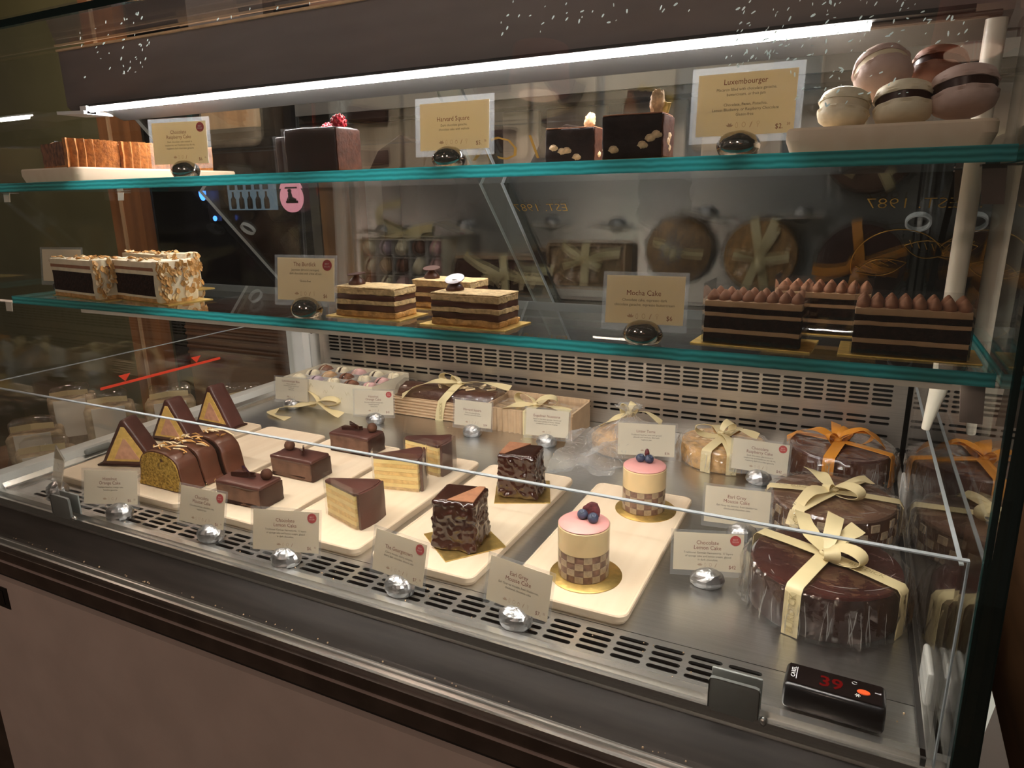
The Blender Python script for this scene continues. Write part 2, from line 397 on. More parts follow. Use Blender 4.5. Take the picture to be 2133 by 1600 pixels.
# cabinets behind the case, seen through its rear doors
cab = thing('back_cabinet', 'grey back counter cabinet with pale door panels behind the glass doors', 'cabinet', (0, 1.62, 0))
MB().box(-1.40, .30, .05, .50, .50, .655).build('cabinet_body', 'black', cab)
for k, (x0, x1) in enumerate(((-1.36, -1.07), (-1.03, -.875), (-.835, -.735), (-.715, -.56), (-.525, -.375), (-.34, -.17), (-.14, .03), (.06, .24))):
    rblock(x1-x0, .02, .125, .004).build('door_panel', 'wood_grey', cab).location = ((x0+x1)/2, .04, .525)
MB().box(-1.45, .35, -.02, .5, .655, .672).build('trim_rail', 'steel_dark', cab)
MB().box(-1.45, .35, -.03, .5, .673, .715).build('soffit_board', 'grey_soffit', cab)
MB().box(-1.45, .35, -.025, .5, .716, .719).build('shadow_gap', 'black', cab)
MB().box(-1.45, .35, -.03, .5, .720, .86).build('soffit_board', 'grey_soffit', cab)
MB().box(-1.45, .35, .02, .5, -.9, .10).build('counter_base', 'dark_bg', cab)
for k, (x, w_, lab) in enumerate(((-1.06, .17, 'dark angular paper bag before the pale cabinet doors, left of the cards'), (-.93, .10, 'dark rounded paper bag before the cabinet doors, beside the tan square card'), (-.62, .15, 'dark peaked paper bag before the cabinet doors, behind the walnut slices'), (-.47, .12, 'brown peaked paper bag before the cabinet doors, right of the walnut slices'))):
    b = MB().extry([(-w_/2, 0), (w_/2, 0), (w_/2, .055+.01*k), (w_*.1, .085), (-w_*.3, .05)], 0, .05)
    o = refine(b, .03, 1, .004).build('paper_bag', 'leather', None, True); o.location = (x, 1.50, .515)
    tag(o, lab, 'bag')
sh = struct(MB().box(-1.45, .35, 1.42, 1.6, .505, .515).build('trim_2', 'black'))
struct(MB().box(-1.86, -1.56, 1.62, 1.66, .63, 2.2).build('trim_3', 'dark_bg'))
pb = thing('pale_wood_board', 'pale wooden board standing high behind the rear glass, above the raspberry card', 'board', (-1.71, 1.6, .655))
rblock(.22, .025, .10, .006).build('board_panel', 'wood_pale', pb)
MB().box(-.11, .11, -.02, .0, -.012, .0).build('board_ledge', 'steel_rim', pb)
bc = thing('rear_counter', 'brown counter side with horizontal grooves behind the left glass end', 'counter', (-1.62, 1.75, -.9))
MB().box(-.60, .16, 0, .4, 0, .98).build('counter_body', 'wood_brown', bc)
for k in range(7): MB().box(-.60, .16, -.006, 0, .80+.024*k, .81+.024*k).build('groove_slat', 'wood_brown', bc)
tp = thing('copper_post', 'copper coloured post behind the rear glass doors, left of the pale cabinet panels', 'post', (-1.26, 1.52, -.3))
MB().box(-.05, .05, -.02, .02, 0, .82).build('post_body', 'wood_pillar', tp); MB().box(-.085, -.055, -.02, .02, 0, .82).build('post_edge', 'steel_back', tp)

# bagged sweets on a low table beyond the left end
tb = thing('side_table', 'low dark table of bagged sweets beyond the left glass end', 'table', (-2.05, 1.25, -.9))
rblock(1.05, .8, .03, .004, 0, .52).build('table_top', 'wood_brown', tb)
for sx in (-1, 1):
    for sy in (-1, 1): MB().box(sx*.5-.025, sx*.5+.025, sy*.36-.025, sy*.36+.025, 0, .52).build('leg', 'wood_brown', tb)
bags = [(-1.84, .98, .30, 'front left bag'), (-1.66, 1.02, .30, 'front middle bag'), (-1.56, 1.17, .30, 'front right bag'), (-1.98, 1.04, .33, 'outermost front bag'),
        (-1.92, 1.22, .38, 'back left bag'), (-1.76, 1.30, .40, 'back middle bag'), (-1.60, 1.42, .38, 'back right bag'), (-2.15, 1.25, .36, 'outermost back bag')]
for k, (x, y, h, lab) in enumerate(bags):
    b = thing('sweet_bag', 'clear bag of sweets with a pale tag on the side table, ' + lab, 'bag', (x, y, -.35), 52, 'bagged sweets on the side table')
    rb = rblock(.13, .08, h*.62, .012, 2); fuzz(rb, .010, 14, k); rb.build('sweets', 'bag_fill', b, 60)
    rb = rblock(.14, .09, h*.72, .014, 2); 
    for v in rb.v:
        if v.z > h*.5: v.x *= .75; v.y *= .5
    fuzz(rb, .012, 18, k+20); rb.build('bag_film', 'cello', b, 60)
    MB().box(-.042, .042, -.052, -.050, h*.30, h*.62).build('paper_tag', 'tag_white', b)
    MB().strip([(-.05, -.03, h*.66), (0, -.045, h*.68), (.05, -.03, h*.66)], [(0, 0, .008)]*3).build('ribbon_tie', 'ribbon', b)

# shop pendants: three show as reflections, aisle pair unseen, last two added as fill
for k, (x, y, z, e, lab) in enumerate(((-1.12, -1.36, 1.10, 0, 'nearest the case'), (.245, -1.50, 1.16, 0, 'right-hand'), (.47, -1.62, 1.21, 0, 'far right'), (-.2, -1.9, 2.0, 16, 'over the far aisle on the right'), (-1.9, -1.9, 2.0, 16, 'over the far aisle on the left'), (-2.25, 1.30, 1.45, 15, 'added out of view over the side table to light the background'), (-.75, 1.22, 1.25, 12, 'added out of view over the back counter to light the cabinets'))):
    l = thing('pendant_lamp', 'orange drum pendant lamp hanging in the shop, %s' % lab, 'lamp', (x, y, z), 0, 'pendant lamps')
    MB().lathe([(.11, 0), (.115, .005), (.10, .16), (.02, .17)], 28).build('lamp_shade', 'lamp_shade', l, True)
    MB().lathe([(.075, -.012), (.075, -.006)], 24).build('lamp_diffuser', 'lamp_disc', l)
    MB().tube([(0, 0, .17), (0, 0, .4)], .004, 6).build('cord', 'black', l)
    if e:
        pt = bpy.data.lights.new('lamp_bulb', 'POINT'); pt.energy = e; pt.color = (1, .75, .61); pt.shadow_soft_size = .08
        po = bpy.data.objects.new('lamp_bulb', pt); COL.objects.link(po); po.parent = l; po.location = (0, 0, -.10)

# ================================================================ the display case
case = thing('display_case', 'long refrigerated glass pastry case with steel deck and lit canopy', 'display case')
def slot_plate(u0, nu, pu, su, vs, sv, ua, ub, va, vb, t, fn):
    """plate with rounded slot holes; u along, v across; fn maps (u,v,d)->xyz; vs: slot centre lines (sorted)"""
    mb = MB()
    ue = [ua] + [u0 + pu*i - (pu-su)/2 for i in range(1, nu)] + [ub]
    mids = [(vs[i]+vs[i+1])/2 for i in range(len(vs)-1)]
    # keep bars between groups as plain strips
    cells = []
    for i, v in enumerate(vs):
        lo = va if i == 0 else max(mids[i-1], v - sv*1.6); hi = vb if i == len(vs)-1 else min(mids[i], v + sv*1.6)
        cells.append((lo, hi, v))
    # close the gaps
    for i in range(len(cells)-1):
        if cells[i+1][0] - cells[i][1] > 1e-6:
            mb.add([fn(ua, cells[i][1], 0), fn(ub, cells[i][1], 0), fn(ub, cells[i+1][0], 0), fn(ua, cells[i+1][0], 0)], [(0,1,2,3)])
    K = 5
    for i in range(nu):
        c0 = u0 + pu*i; c1 = c0 + su
        for lo, hi, v in cells:
            r = sv/2; loop = []
            for j in range(K): a = -math.pi/2 + math.pi*j/(K-1); loop.append((c1-r+r*math.cos(a), v+r*math.sin(a)))
            for j in range(K): a = math.pi/2 + math.pi*j/(K-1); loop.append((c0+r+r*math.cos(a), v+r*math.sin(a)))
            uo0, uo1 = ue[i], ue[i+1]
            outer = []
            for j in range(K): outer.append((uo1, lo + (hi-lo)*j/(K-1)))
            for j in range(K): outer.append((uo0, hi - (hi-lo)*j/(K-1)))
            n = 2*K; vv = [fn(a, b, 0) for a, b in outer] + [fn(a, b, 0) for a, b in loop] + [fn(a, b, t) for a, b in loop]
            ff = [(j, (j+1) % n, n+(j+1) % n, n+j) for j in range(n)] + [(n+j, n+(j+1) % n, 2*n+(j+1) % n, 2*n+j) for j in range(n)]
            mb.add(vv, ff)
    return mb
# deck and grilles
MB().box(XL, XR-.014, .631, 1.285, -.004, 0).build('deck_plate', 'steel', case)
slot_plate(-1.153, 30, .0372, .0315, [.586, .5965, .607, .6175], .0062, XL+.022, XR-.014, .573, .630, -.003, lambda u, v, d: (u, v, d)).build('front_grille', 'steel', case)
MB().box(XL, XR, .57, .64, -.06, -.03).build('grille_pan', 'black', case)
zz = [.032, .042, .064, .074, .0975, .1058, .1141, .1224, .1307]
slot_plate(-1.134, 34, .0357, .031, zz, .0048, XL+.062, XR-.004, .0, .146, .003, lambda u, v, d: (u, YB+d, v)).build('back_grille', 'steel_back', case)
MB().box(XL, XR, YB+.035, YB+.05, 0, .146).build('grille_cavity', 'black', case)
MB().box(XL+.03, XR, YB-.002, YB+.05, .146, .150).build('back_cap', 'steel_rim', case)
# front rim, kick panel, glass track, fascia, front panel
x0, x1 = -1.45, .42
MB().extr([(.547, -.006), (.549, .003), (.552, .003), (.554, -.002), (.562, -.002), (.563, .004), (.572, .004), (.573, 0), (.573, -.010), (.547, -.010)], XL-.01, XR+.01).build('front_rim', 'steel_rim', case)
MB().extr([(.548, -.010), (.552, -.010), (.516, -.034), (.512, -.034)], XL-.01, XR+.02).build('kick_panel', 'steel_dark', case)
MB().extr([(.495, -.040), (.516, -.040), (.516, -.034), (.512, -.034), (.512, -.036), (.508, -.036), (.508, -.033), (.506, -.033), (.506, -.038), (.4985, -.038), (.4985, -.0335), (.495, -.0335)], x0, XR+.02).build('glass_track', 'steel_rim', case)
MB().box(x0, XR+.02, .490, .515, -.0545, -.040).build('upper_fascia', 'fascia', case)
MB().box(x0, XR+.02, .4885, .515, -.0575, -.0546).build('fascia_stripe', 'fascia_stripe', case)
MB().box(x0, XR+.02, .490, .515, -.079, -.0576).build('lower_fascia', 'fascia', case)
MB().box(x0, XR+.02, .494, .515, -.086, -.079).build('shadow_gap', 'black', case)
MB().box(-1.19, XR+.02, .486, .515, -.86, -.086).build('front_panel', 'panel_cream', case)
MB().box(x0, -1.195, .50, .515, -.86, -.086).build('front_panel', 'fascia', case)
pv = MB().box(-1.135, -1.083, .4845, .486, -.134, -.099).build('socket_plate', 'black', case)
MB().box(-1.125, -1.093, .4838, .4845, -.128, -.105).build('socket_face', 'thermo_body', pv)
MB().box(x0, XR+.03, .52, 1.34, -.86, -.062).build('base_body', 'black', case)
# left side rail and white posts
MB().extry([(XL-.028, -.01), (XL+.0, -.01), (XL+.0, .026), (XL-.028, .026)], .553, YB).build('side_rail', 'white_metal', case)
MB().extry([(XL, -.004), (XL+.022, -.004), (XL+.022, .001), (XL+.014, .001), (XL+.014, .006), (XL+.008, .006), (XL+.008, .002), (XL, .012)], .573, YB).build('side_channel', 'steel_rim', case)
rblock(.010, .05, .010, .004).build('rail_handle', 'grey_plastic', case).location = (XL+.003, .735, .012)
MB().box(XL-.020, XL+.030, YB-.035, YB+.03, 0, .152).build('corner_post', 'white_metal', case)
MB().box(XL+.032, XL+.062, YB-.012, YB+.01, 0, .146).build('corner_channel', 'steel_rim', case)
for xx in (XL+.040, XL+.070, .071, .094):
    o = MB().lathe([(.0042, -.001), (.0042, .0015)], 14, RX(90)).build('bolt_hole', 'black', case); o.location = (xx, YB-.0125 if xx < XL+.06 else YB-.001, .139)
for xx in (.071, .092):
    o = MB().lathe([(.0045, -.001), (.0045, .0015)], 14, RX(90)).build('bolt_hole', 'black', case); o.location = (xx, YB-.001, .020)
# right end channel
MB().box(XR-.014, XR-.010, .56, YB, -.008, .004).build('end_seam', 'black', case)
MB().box(XR-.010, XR-.002, .56, YB, -.004, .006).build('end_channel', 'steel_rim', case)
for yy, l_ in ((.60, .05), (1.05, .06)):
    o = rblock(.006, l_, .034, .003).build('end_clip', 'white_metal', case); o.location = (XR-.006, yy+.05, .006)
# outer glass: front, ends, top
def pane(name, x0, x1, y0, y1, z0, z1, parent, mat='pane'): return MB().box(x0, x1, y0, y1, z0, z1).build(name, mat, parent)
fgp = MB().extr([(.5020, -.036), (.5078, -.036), (.5590, .655), (.5532, .655)], XL-.25, XR+.012).build('front_glass', 'pane', case)
MB().extr([(.5529, .6551), (.5593, .6551), (.5596, .663), (.5532, .663)], XL-.25, XR+.012).build('glass_top_edge', 'glass_edge_dark', fgp)
eg = MB().box(XR, XR+.006, .512, YB+.03, -.03, .70).build('end_glass', 'end_pane', case)
MB().extr([(.505, -.034), (.512, -.034), (.5628, .66), (.5556, .66)], XR-.002, XR+.014).build('glass_front_edge', 'glass_edge_dark', eg)
MB().box(XL-.008, XL-.002, .53, YB-.036, -.01, .70).build('end_glass', 'pane', case)
MB().extr([(.560, .663), (.560, .668), (.785, .700), (.785, .695)], XL-.2, XR+.012).build('top_glass', 'pane', case)
# canopy with the light bar
cn = MB().extr([(.790, .606), (.796, .600), (.830, .600), (.830, .690), (.790, .690)], XL, XR).build('canopy', 'canopy', case)
MB().extr([(.786, .690), (.832, .690), (.832, .693), (.786, .693)], XL, XR).build('canopy_cap', 'wood_pale', cn)
MB().extr([(.796, .600), (.838, .584), (.852, .586), (.852, .600)], XL+.07, XR).build('canopy_lip', 'lip_grey', case)
MB().extry([(XL, .592), (XL+.07, .589), (XL+.07, .594), (XL, .597)], .77, .82).build('canopy_bracket', 'white_metal', case)
led = MB().extr([(.779, .601), (.783, .596), (.792, .596), (.796, .600), (.790, .606), (.781, .605)], XL+.055, XR-.03).build('lamp_housing', 'lip_grey', case)
MB().tube([(XL+.07, .782, .5955), (-.012, .782, .5955)], .0032, 12).build('led_tube', 'led', led)
MB().tube([(-.011, .782, .5955), (XR-.01, .782, .5955)], .0032, 12).build('tube_end', 'fascia', led)
for xx in (XL+.062,): MB().box(xx-.008, xx+.008, .775, .791, .590, .602).build('lamp_cap', 'white_metal', led)
# rear sliding doors: two dark glass panes leaning forwards
DA = Vector((0, 1.335, .152)); DB = Vector((0, .905, .602))
dv = (DB-DA); dl = dv.length; du = dv.normalized(); dn = Vector((0, -du.z, du.y))      # dn points to the customer and down
if dn.y > 0: dn = -dn
def door(xa, xb, off):
    q = DA + dn*off; k = dn*(-.005)
    m = Matrix(((1, du.x, dn.x, 0), (0, du.y, dn.y, q.y), (0, du.z, dn.z, q.z), (0, 0, 0, 1)))   # local: x along, y up the pane, z towards customer
    p = MB().box(xa, xb, 0, dl, -.005, 0, m).build('rear_door', 'pane_dark', case)
    return p, m
d1, m1 = door(XL+.002, -.526, 0.0); d2, m2 = door(-.576, XR-.004, -.014)
for d_, m_, ex in ((d1, m1, XL+.002), (d1, m1, -.526), (d2, m2, -.576)):
    MB().box(ex-.0008, ex+.0008, 0, dl, -.0055, .0005, m_).build('door_edge', 'acrylic_edge', d_)
for d_, m_, hx, hy in ((d1, m1, -1.172, .329), (d2, m2, .068, .336)):
    r_ = MB(); ri, ro = .0135, .0160
    for k in range(28):
        a, b = 2*math.pi*k/28, 2*math.pi*(k+1)/28
        vs = [(hx+r*math.cos(t), hy+r*math.sin(t), z) for t in (a, b) for r in (ri, ro) for z in (-.006, .001)]
        r_.add(vs, [(0,1,5,4), (2,6,7,3), (0,4,6,2), (1,3,7,5)], m_)
    r_.build('finger_ring', 'acrylic_edge', d_)
def door_text(st, size, x, y, m_, d_, nm, wide=1.0, shear=0):
    vs, fs = text_geo(st, -.016)
    MB().add([(x - (v.x+shear*v.y)*size*wide, y + v.y*size, .0006) for v in vs], fs, m_).build(nm, 'gold_leaf', d_)
# gold lettering on the back of the doors, seen reversed from the shop
for k_, ch in enumerate('BURDICK'): door_text(ch, .066, -.262 - .048*k_, .474, m2, d2, 'gold_letter')
door_text('Artisan Chocolates', .028, -.005, .428, m2, d2, 'gold_script', 1.05, .35)
door_text('EST. 1987', .027, .056, .365, m2, d2, 'gold_date')
door_text('EST. 1987', .024, -.482, .364, m2, d2, 'gold_date')
em = MB()
for k in range(26):
    a = math.pi*1.15*k/26 - .2; b = math.pi*1.15*(k+1)/26 - .2; c = Vector((.050, .250)); rx, ry = .060, .075
    em.strip([(c.x+rx*math.cos(a), c.y+ry*math.sin(a), .001), (c.x+rx*math.cos(b), c.y+ry*math.sin(b), .001)], [(.0007*math.cos(a), .0007*math.sin(a), 0), (.0007*math.cos(b), .0007*math.sin(b), 0)], .0002, m2)
for cx_, cy_, ang, L_ in ((.030, .245, 20, .07), (.085, .285, -15, .06)):
    for sgn in (-1, 1):
        pts = []
        for k in range(11):
            t = k/10; x = (t-.5)*L_; y = sgn*.018*math.sin(math.pi*t)
            ca, sa = math.cos(math.radians(ang)), math.sin(math.radians(ang)); pts.append((cx_+x*ca-y*sa, cy_+x*sa+y*ca, .001))
        em.strip(pts, [(0, .0006, 0)]*11, .0002, m2)
    for k in range(5):
        t = (k+.5)/5; x = (t-.5)*L_*.8; ca, sa = math.cos(math.radians(ang)), math.sin(math.radians(ang))
        em.strip([(cx_+x*ca, cy_+x*sa, .001), (cx_+(x-.008)*ca-.012*sa, cy_+(x-.008)*sa+.012*ca, .001)], [(.0005, .0003, 0)]*2, .0002, m2)
em.build('gold_emblem', 'gold_leaf', d2)
# shelf posts
MB().tube([(XR-.020, .800, .21), (XR-.014, .79, .26), (XR-.014, .775, .59)], [.004, .0085, .0085], 14).build('shelf_post', 'cream_tube', case, True)
for (yy, zz_) in ((.606, .3085), (.78, .3085), (.668, .4675), (.86, .4675)):
    for xx, s_ in ((XL-.002, 1), (XR, -1)):
        ln = .085 if (s_ > 0 and zz_ < .4) else .022
        b_ = MB().box(min(xx, xx+s_*ln), max(xx, xx+s_*ln), yy-.007, yy+.007, zz_-.0015, zz_)
        o_ = b_.build('shelf_bracket', 'steel_back' if s_ > 0 else 'fascia', case)
        d_ = .014 if s_ > 0 else .030
        MB().add([(xx+s_*ln, yy-.0075, zz_), (xx+s_*(ln-.016), yy-.0075, zz_), (xx+s_*(ln-.018), yy-.0075, zz_-d_), (xx+s_*(ln-.003), yy-.0075, zz_-d_), (xx+s_*ln, yy-.0065, zz_), (xx+s_*(ln-.016), yy-.0065, zz_), (xx+s_*(ln-.018), yy-.0065, zz_-d_), (xx+s_*(ln-.003), yy-.0065, zz_-d_)], [(0,1,2,3), (7,6,5,4), (0,4,5,1), (1,5,6,2), (2,6,7,3), (3,7,4,0)]).build('bracket_pad', 'cream_tube' if s_ > 0 else 'fascia', o_)
MB().extry([(.137, .042), (.122, -.07), (.172, -.07)], .60, .62).build('end_trim', 'white_metal', case)
# dust and splash specks on the front glass
sp = MB(); rnd = random.Random(3)
def glass_pt(x, z): return Vector((x, .5078 + (z+.036)/(.691)*.0512 + .0004, z))
def specks(n, xa, xb, za, zb, size=(.0008, .0024)):
    for _ in range(n):
        p = glass_pt(rnd.uniform(xa, xb), rnd.uniform(za, zb)); a = rnd.gauss(.9, .5); l = rnd.uniform(*size)*1.35; wd = l*rnd.uniform(.25, .5)
        d = Vector((math.cos(a), .05, math.sin(a))); s_ = Vector((-math.sin(a), .0, math.cos(a)))
        sp.strip([p-d*l*.5, p, p+d*l*.5], [s_*wd*.2, s_*wd*.5, s_*wd*.3], .0002)
specks(45, -.815, -.70, .585, .645, (.001, .003)); specks(260, -.10, .05, .535, .625); specks(140, -.28, -.05, .575, .630); specks(50, -.04, .03, .56, .60); specks(25, -.60, -.30, .62, .645); specks(30, -.06, .02, .505, .53)
o = sp.build('glass_specks', 'speck', fgp); o['kind'] = 'stuff'

# ================================================================ glass shelves
def shelf(lab, xa, xb, ya, yb, zt, th):
    t = thing('glass_shelf', lab, 'shelf', ((xa+xb)/2, ya, zt-th))
    hw = (xb-xa)/2
    MB().box(-hw+.0006, hw-.0006, .0006, yb-ya-.0006, 0, th).build('glass_pane', 'pane', t)
    e = MB(); e.box(-hw, hw, -.0004, .0006, 0, th); e.build('front_edge', 'shelf_edge', t)
    MB().box(-hw, hw, yb-ya-.0006, yb-ya, 0, th).build('rear_edge', 'acrylic_edge', t)
    for sx in (-1, 1): MB().box(min(sx*hw, sx*(hw-.0006)), max(sx*hw, sx*(hw-.0006)), .0006, yb-ya-.0006, 0, th).build('side_edge', 'shelf_edge', t)
    return t
ZL, ZU = .320, .481
SL = shelf('lower glass shelf with teal edge, holding the layered cake slices', -1.112, XR-.002, .590, .800, ZL, .0105)
shelf('upper glass shelf with teal edge, holding tarts and macarons', XL+.001, XR-.002, .653, .962, ZU, .0125)

# light bar under the front of the lower shelf, facing the deck
lb = MB().extr([(.5905, .3045), (.5925, .3045), (.5925, .3075), (.602, .3075), (.602, .3093), (.5905, .3093)], -.955, .072).build('light_bar', 'cream_tube', SL)
lb.location = (-SL.location.x, -SL.location.y, -SL.location.z)
st_ = MB().box(-.952, .069, .5932, .6000, .3062, .3074).build('led_strip', 'led_strip', lb)

# ================================================================ acrylic guard around the deck
ag = thing('acrylic_guard', 'low clear acrylic guard around the steel deck with red fill line', 'guard', (0, .5570, 0))
def apanel(nm, x0, x1, y0, y1, z0, z1):
    p = MB().box(x0, x1, y0, y1, z0, z1).build(nm, 'acrylic', ag)
    MB().box(x0, x1, y0, y1, z1, z1+.0012).build('top_edge', 'acrylic_edge', p); return p
fp = apanel('front_panel', XL+.006, XR-.004, 0, .0045, -.0015, .184)
for ex in (XL+.006, XR-.0052): MB().box(ex, ex+.0012, -.0002, .0047, 0, .184).build('side_edge', 'acrylic_edge', fp)
lp = apanel('side_panel', XL+.001, XL+.005, .006, .705, .002, .178)
apanel('side_panel', .0905, .0935, .006, .55, .007, .178)
def sticker(pnl, xs):
    s_ = MB().box(xs, xs+.0006, .20, .47, .1215, .1265).build('fill_line', 'red_sticker', pnl)
    for yy in (.25, .41): MB().add([(xs, yy-.012, .140), (xs, yy+.012, .140), (xs, yy, .127), (xs+.0006, yy-.012, .140), (xs+.0006, yy+.012, .140), (xs+.0006, yy, .127)], [(0,1,2), (3,5,4), (0,3,4,1), (1,4,5,2), (2,5,3,0)]).build('fill_arrow', 'red_sticker', s_)
sticker(lp, XL+.0052)
for k, (x, lab) in enumerate(((-1.022, 'grey plastic clip on the front rim, at the left end'), (-.060, 'grey plastic clip on the front rim, beside the thermometer'))):
    c_ = thing('guard_clip', lab, 'clip', (x, .5592, -.006), 0, 'grey rim clips')
    rblock(.044, .0045, .040, .004).build('outer_plate', 'grey_plastic', c_, True).location = (0, -.0085, 0)
    rblock(.044, .0030, .040, .0014).build('inner_plate', 'grey_plastic', c_, True).location = (0, .0058, 0)
    MB().sphere((.026, -.008, .008), (.004, .004, .005), 10, 8).build('steel_stud', 'steel_rim', c_, True)
# ================================================================ price cards and their pebble holders
def icon_row(mb, cx, z, n, s, m):
    kinds = ['leaf', 'bottle', 'egg', 'nut', 'wheat', 'glass'][-n:] if n >= 6 else (['leaf', 'bottle', 'egg', 'wheat', 'glass', 'nut'])[:n]
    for k, kd in enumerate(kinds):
        x = cx + (k-(n-1)/2)*s*1.25; h = s*.55
        def ring(rx, rz, zc=0.0, seg=10):
            for j in range(seg):
                a, b = 2*math.pi*j/seg, 2*math.pi*(j+1)/seg
                mb.add([(x+rx*math.cos(a), 0, z+zc+rz*math.sin(a)), (x+rx*math.cos(b), 0, z+zc+rz*math.sin(b)), (x+rx*.78*math.cos(b), 0, z+zc+rz*.82*math.sin(b)), (x+rx*.78*math.cos(a), 0, z+zc+rz*.82*math.sin(a))], [(0,1,2,3)], m)
        if kd == 'leaf':
            for a in (-60, -20, 20, 60):
                ca, sa = math.cos(math.radians(a+90)), math.sin(math.radians(a+90))
                mb.add([(x, 0, z-h*.6), (x+ca*h*.8-sa*h*.3, 0, z-h*.6+sa*h*.8+ca*h*.3), (x+ca*h*1.4, 0, z-h*.6+sa*h*1.4), (x+ca*h*.8+sa*h*.3, 0, z-h*.6+sa*h*.8-ca*h*.3)], [(0,1,2,3)], m)
        elif kd == 'bottle': ring(h*.42, h*.95, -.1*h)
        elif kd == 'egg': ring(h*.62, h*.85)
        elif kd == 'nut':
            ring(h*.62, h*.6, -.2*h); mb.add([(x-h*.6, 0, z+h*.25), (x+h*.6, 0, z+h*.25), (x, 0, z+h*.7)], [(0,1,2)], m)
        elif kd == 'wheat':
            mb.add([(x-h*.45, 0, z-h), (x-h*.15, 0, z-h), (x+h*.55, 0, z+h*.9), (x+h*.1, 0, z+h*.6)], [(0,1,2,3)], m)
        else:
            ring(h*.45, h*.5, .4*h); mb.add([(x-h*.07, 0, z-h), (x+h*.07, 0, z-h), (x+h*.07, 0, z-.1*h), (x-h*.07, 0, z-.1*h)], [(0,1,2,3)], m)
def card(what, x, y, z, rz, title, desc, price, sup='', badge=False, icons=5, w=.083, h=.050, tilt=-8, stone=True, where='', small='pewter', sdx=0., sdy=0.0, blank=False, sz=1.0, metal='hammered silver', margin=.0032):
    """a printed card in a clear sleeve, held by a metal pebble; x,y is where the pebble stands, z its ground"""
    hz = .016*sz if stone else .0
    t = thing('price_card', what, 'price card', (x+sdx, y, z+hz), rz, None, tilt)
    MB().box(-w/2, w/2, -.0002, .0002, .0022, h+.0022).build('paper', 'card', t)
    MB().box(-w/2-margin, w/2+margin, -.0009, .0009, -.004, h+.0022+margin).build('clear_sleeve', 'sleeve', t)
    if not blank:
        m = T(0, -.0004, 0); a = MB(); zc = h*.94+.002 if len(desc) >= 4 else (h*.84+.002 if len(title)+len(desc) > 3 else h*.74+.002)
        for k, s_ in enumerate(title):
            ts = min(.0060, .080*w/.083*.9/(len(s_)*.56) if len(s_) > 14 else .0060)
            zc -= .0062; add_text(a, s_, ts*1.12, -.001, zc, m, .92)
        a.build('title_lettering', 'ink_maroon', t)
        a = MB(); zc -= .0010
        for s_ in desc:
            zc -= .0042
            if s_: add_text(a, s_, .0034, 0, zc, m, .95)
        if desc: a.build('description_lettering', 'ink_dark', t)
        a = MB(); icon_row(a, 0, h*.17+.002, icons, .0048, m); a.build('icon_row', 'ink_tan', t)
        a = MB(); add_text(a, price, .0060, w/2-.012, .0060, m, .9)
        if sup: add_text(a, sup, .0030, w/2-.0045, .0086, m)
        a.build('price_lettering', 'ink_maroon', t)
        if badge:
            bd = MB().lathe([(.0062, -.0001), (.0062, .0002)], 24, T(w/2-.0095, -.0004, h-.0055) @ RX(90)).build('best_seller_badge', 'badge_red', t)
            a = MB(); add_text(a, 'BEST', .0028, w/2-.0095, h-.0050, T(0, -.0007, 0)); add_text(a, 'SELLER', .0025, w/2-.0095, h-.0078, T(0, -.0007, 0)); a.build('badge_lettering', 'badge_ink', bd)
    if stone:
        def jit(d):
            return 1 + .05*noise.noise(d*2.2 + Vector((x*9, y*7, 0))) + (.055*noise.noise(d*7 + Vector((x*9, y*7, 3))) if small == 'pewter' else 0)
        R_ = (.0200*sz, .0160*sz, .0140*sz)
        s = MB().sphere((0, 0, 0), R_, 22, 14, None, jit)
        for v in s.v:
            if v.z < -.0085*sz: v.z = -.0085*sz
            v.z += .0085*sz
        # saw slit for the card
        o = s.build('pebble_holder', small, None, False if small == 'pewter' else 60)
        o.location = (x, y+sdy, z); o.rotation_euler = (0, 0, math.radians(rz))
        tag(o, metal + ' pebble holding ' + where, 'card holder', 'pebble card holders')
    return t
DECK = 0.0
# front row on the steel deck
card('card turned edge-on at the left end of the front row', -1.111, .598, DECK, -24, ['Checkered', 'Cake'], [], '$6.', icons=4, tilt=-14, where='the edge-on card, leftmost of the front row')
card('Hazelnut Orange Cake price card before the three loaf slices', -.941, .585, DECK, 22, ['Hazelnut', 'Orange Cake'], ['Flourless hazelnut orange cake,', 'hazelnut ganache'], '$6.', '25', icons=4, tilt=-14, where='the front card before the loaf slices', sdx=-.018)
card('Chocolate Mousse Cake price card in the front row', -.760, .592, DECK, 2, ['Chocolate', 'Mousse Cake'], ['Chocolate mousse, chocolate cake,', 'raspberry jam'], '$6.', '25', True, 6, tilt=-14, where='the chocolate mousse card in the front row', sdx=-.018)
card('Chocolate Lemon Cake $6.25 price card in the front row', -.617, .585, DECK, 16, ['Chocolate', 'Lemon Cake'], ['Traditional German Herrentorte. 11 layers', 'of sponge cake and lemon cream, glazed', 'in dark chocolate.'], '$6.', '25', True, 4, tilt=-14, where='the front chocolate lemon card', w=.090, h=.052)
card('The Georgetown price card in the front row', -.446, .591, DECK, -8, ['The Georgetown'], ['Cherry mousse, cherry compote,', 'cherry dark chocolate, almond cake'], '$7.', '25', True, 6, tilt=-14, where='the Georgetown card in the front row', w=.080, sdx=-.004)
card('Earl Grey Mousse Cake $7.25 price card, rightmost of the front row', -.294, .590, DECK, -9, ['Earl Grey', 'Mousse Cake'], ['Earl Grey tea mousse, fresh blueberries,', 'checkered chocolate cake'], '$7.', '25', False, 6, tilt=-14, where='the rightmost card of the front row', w=.080)
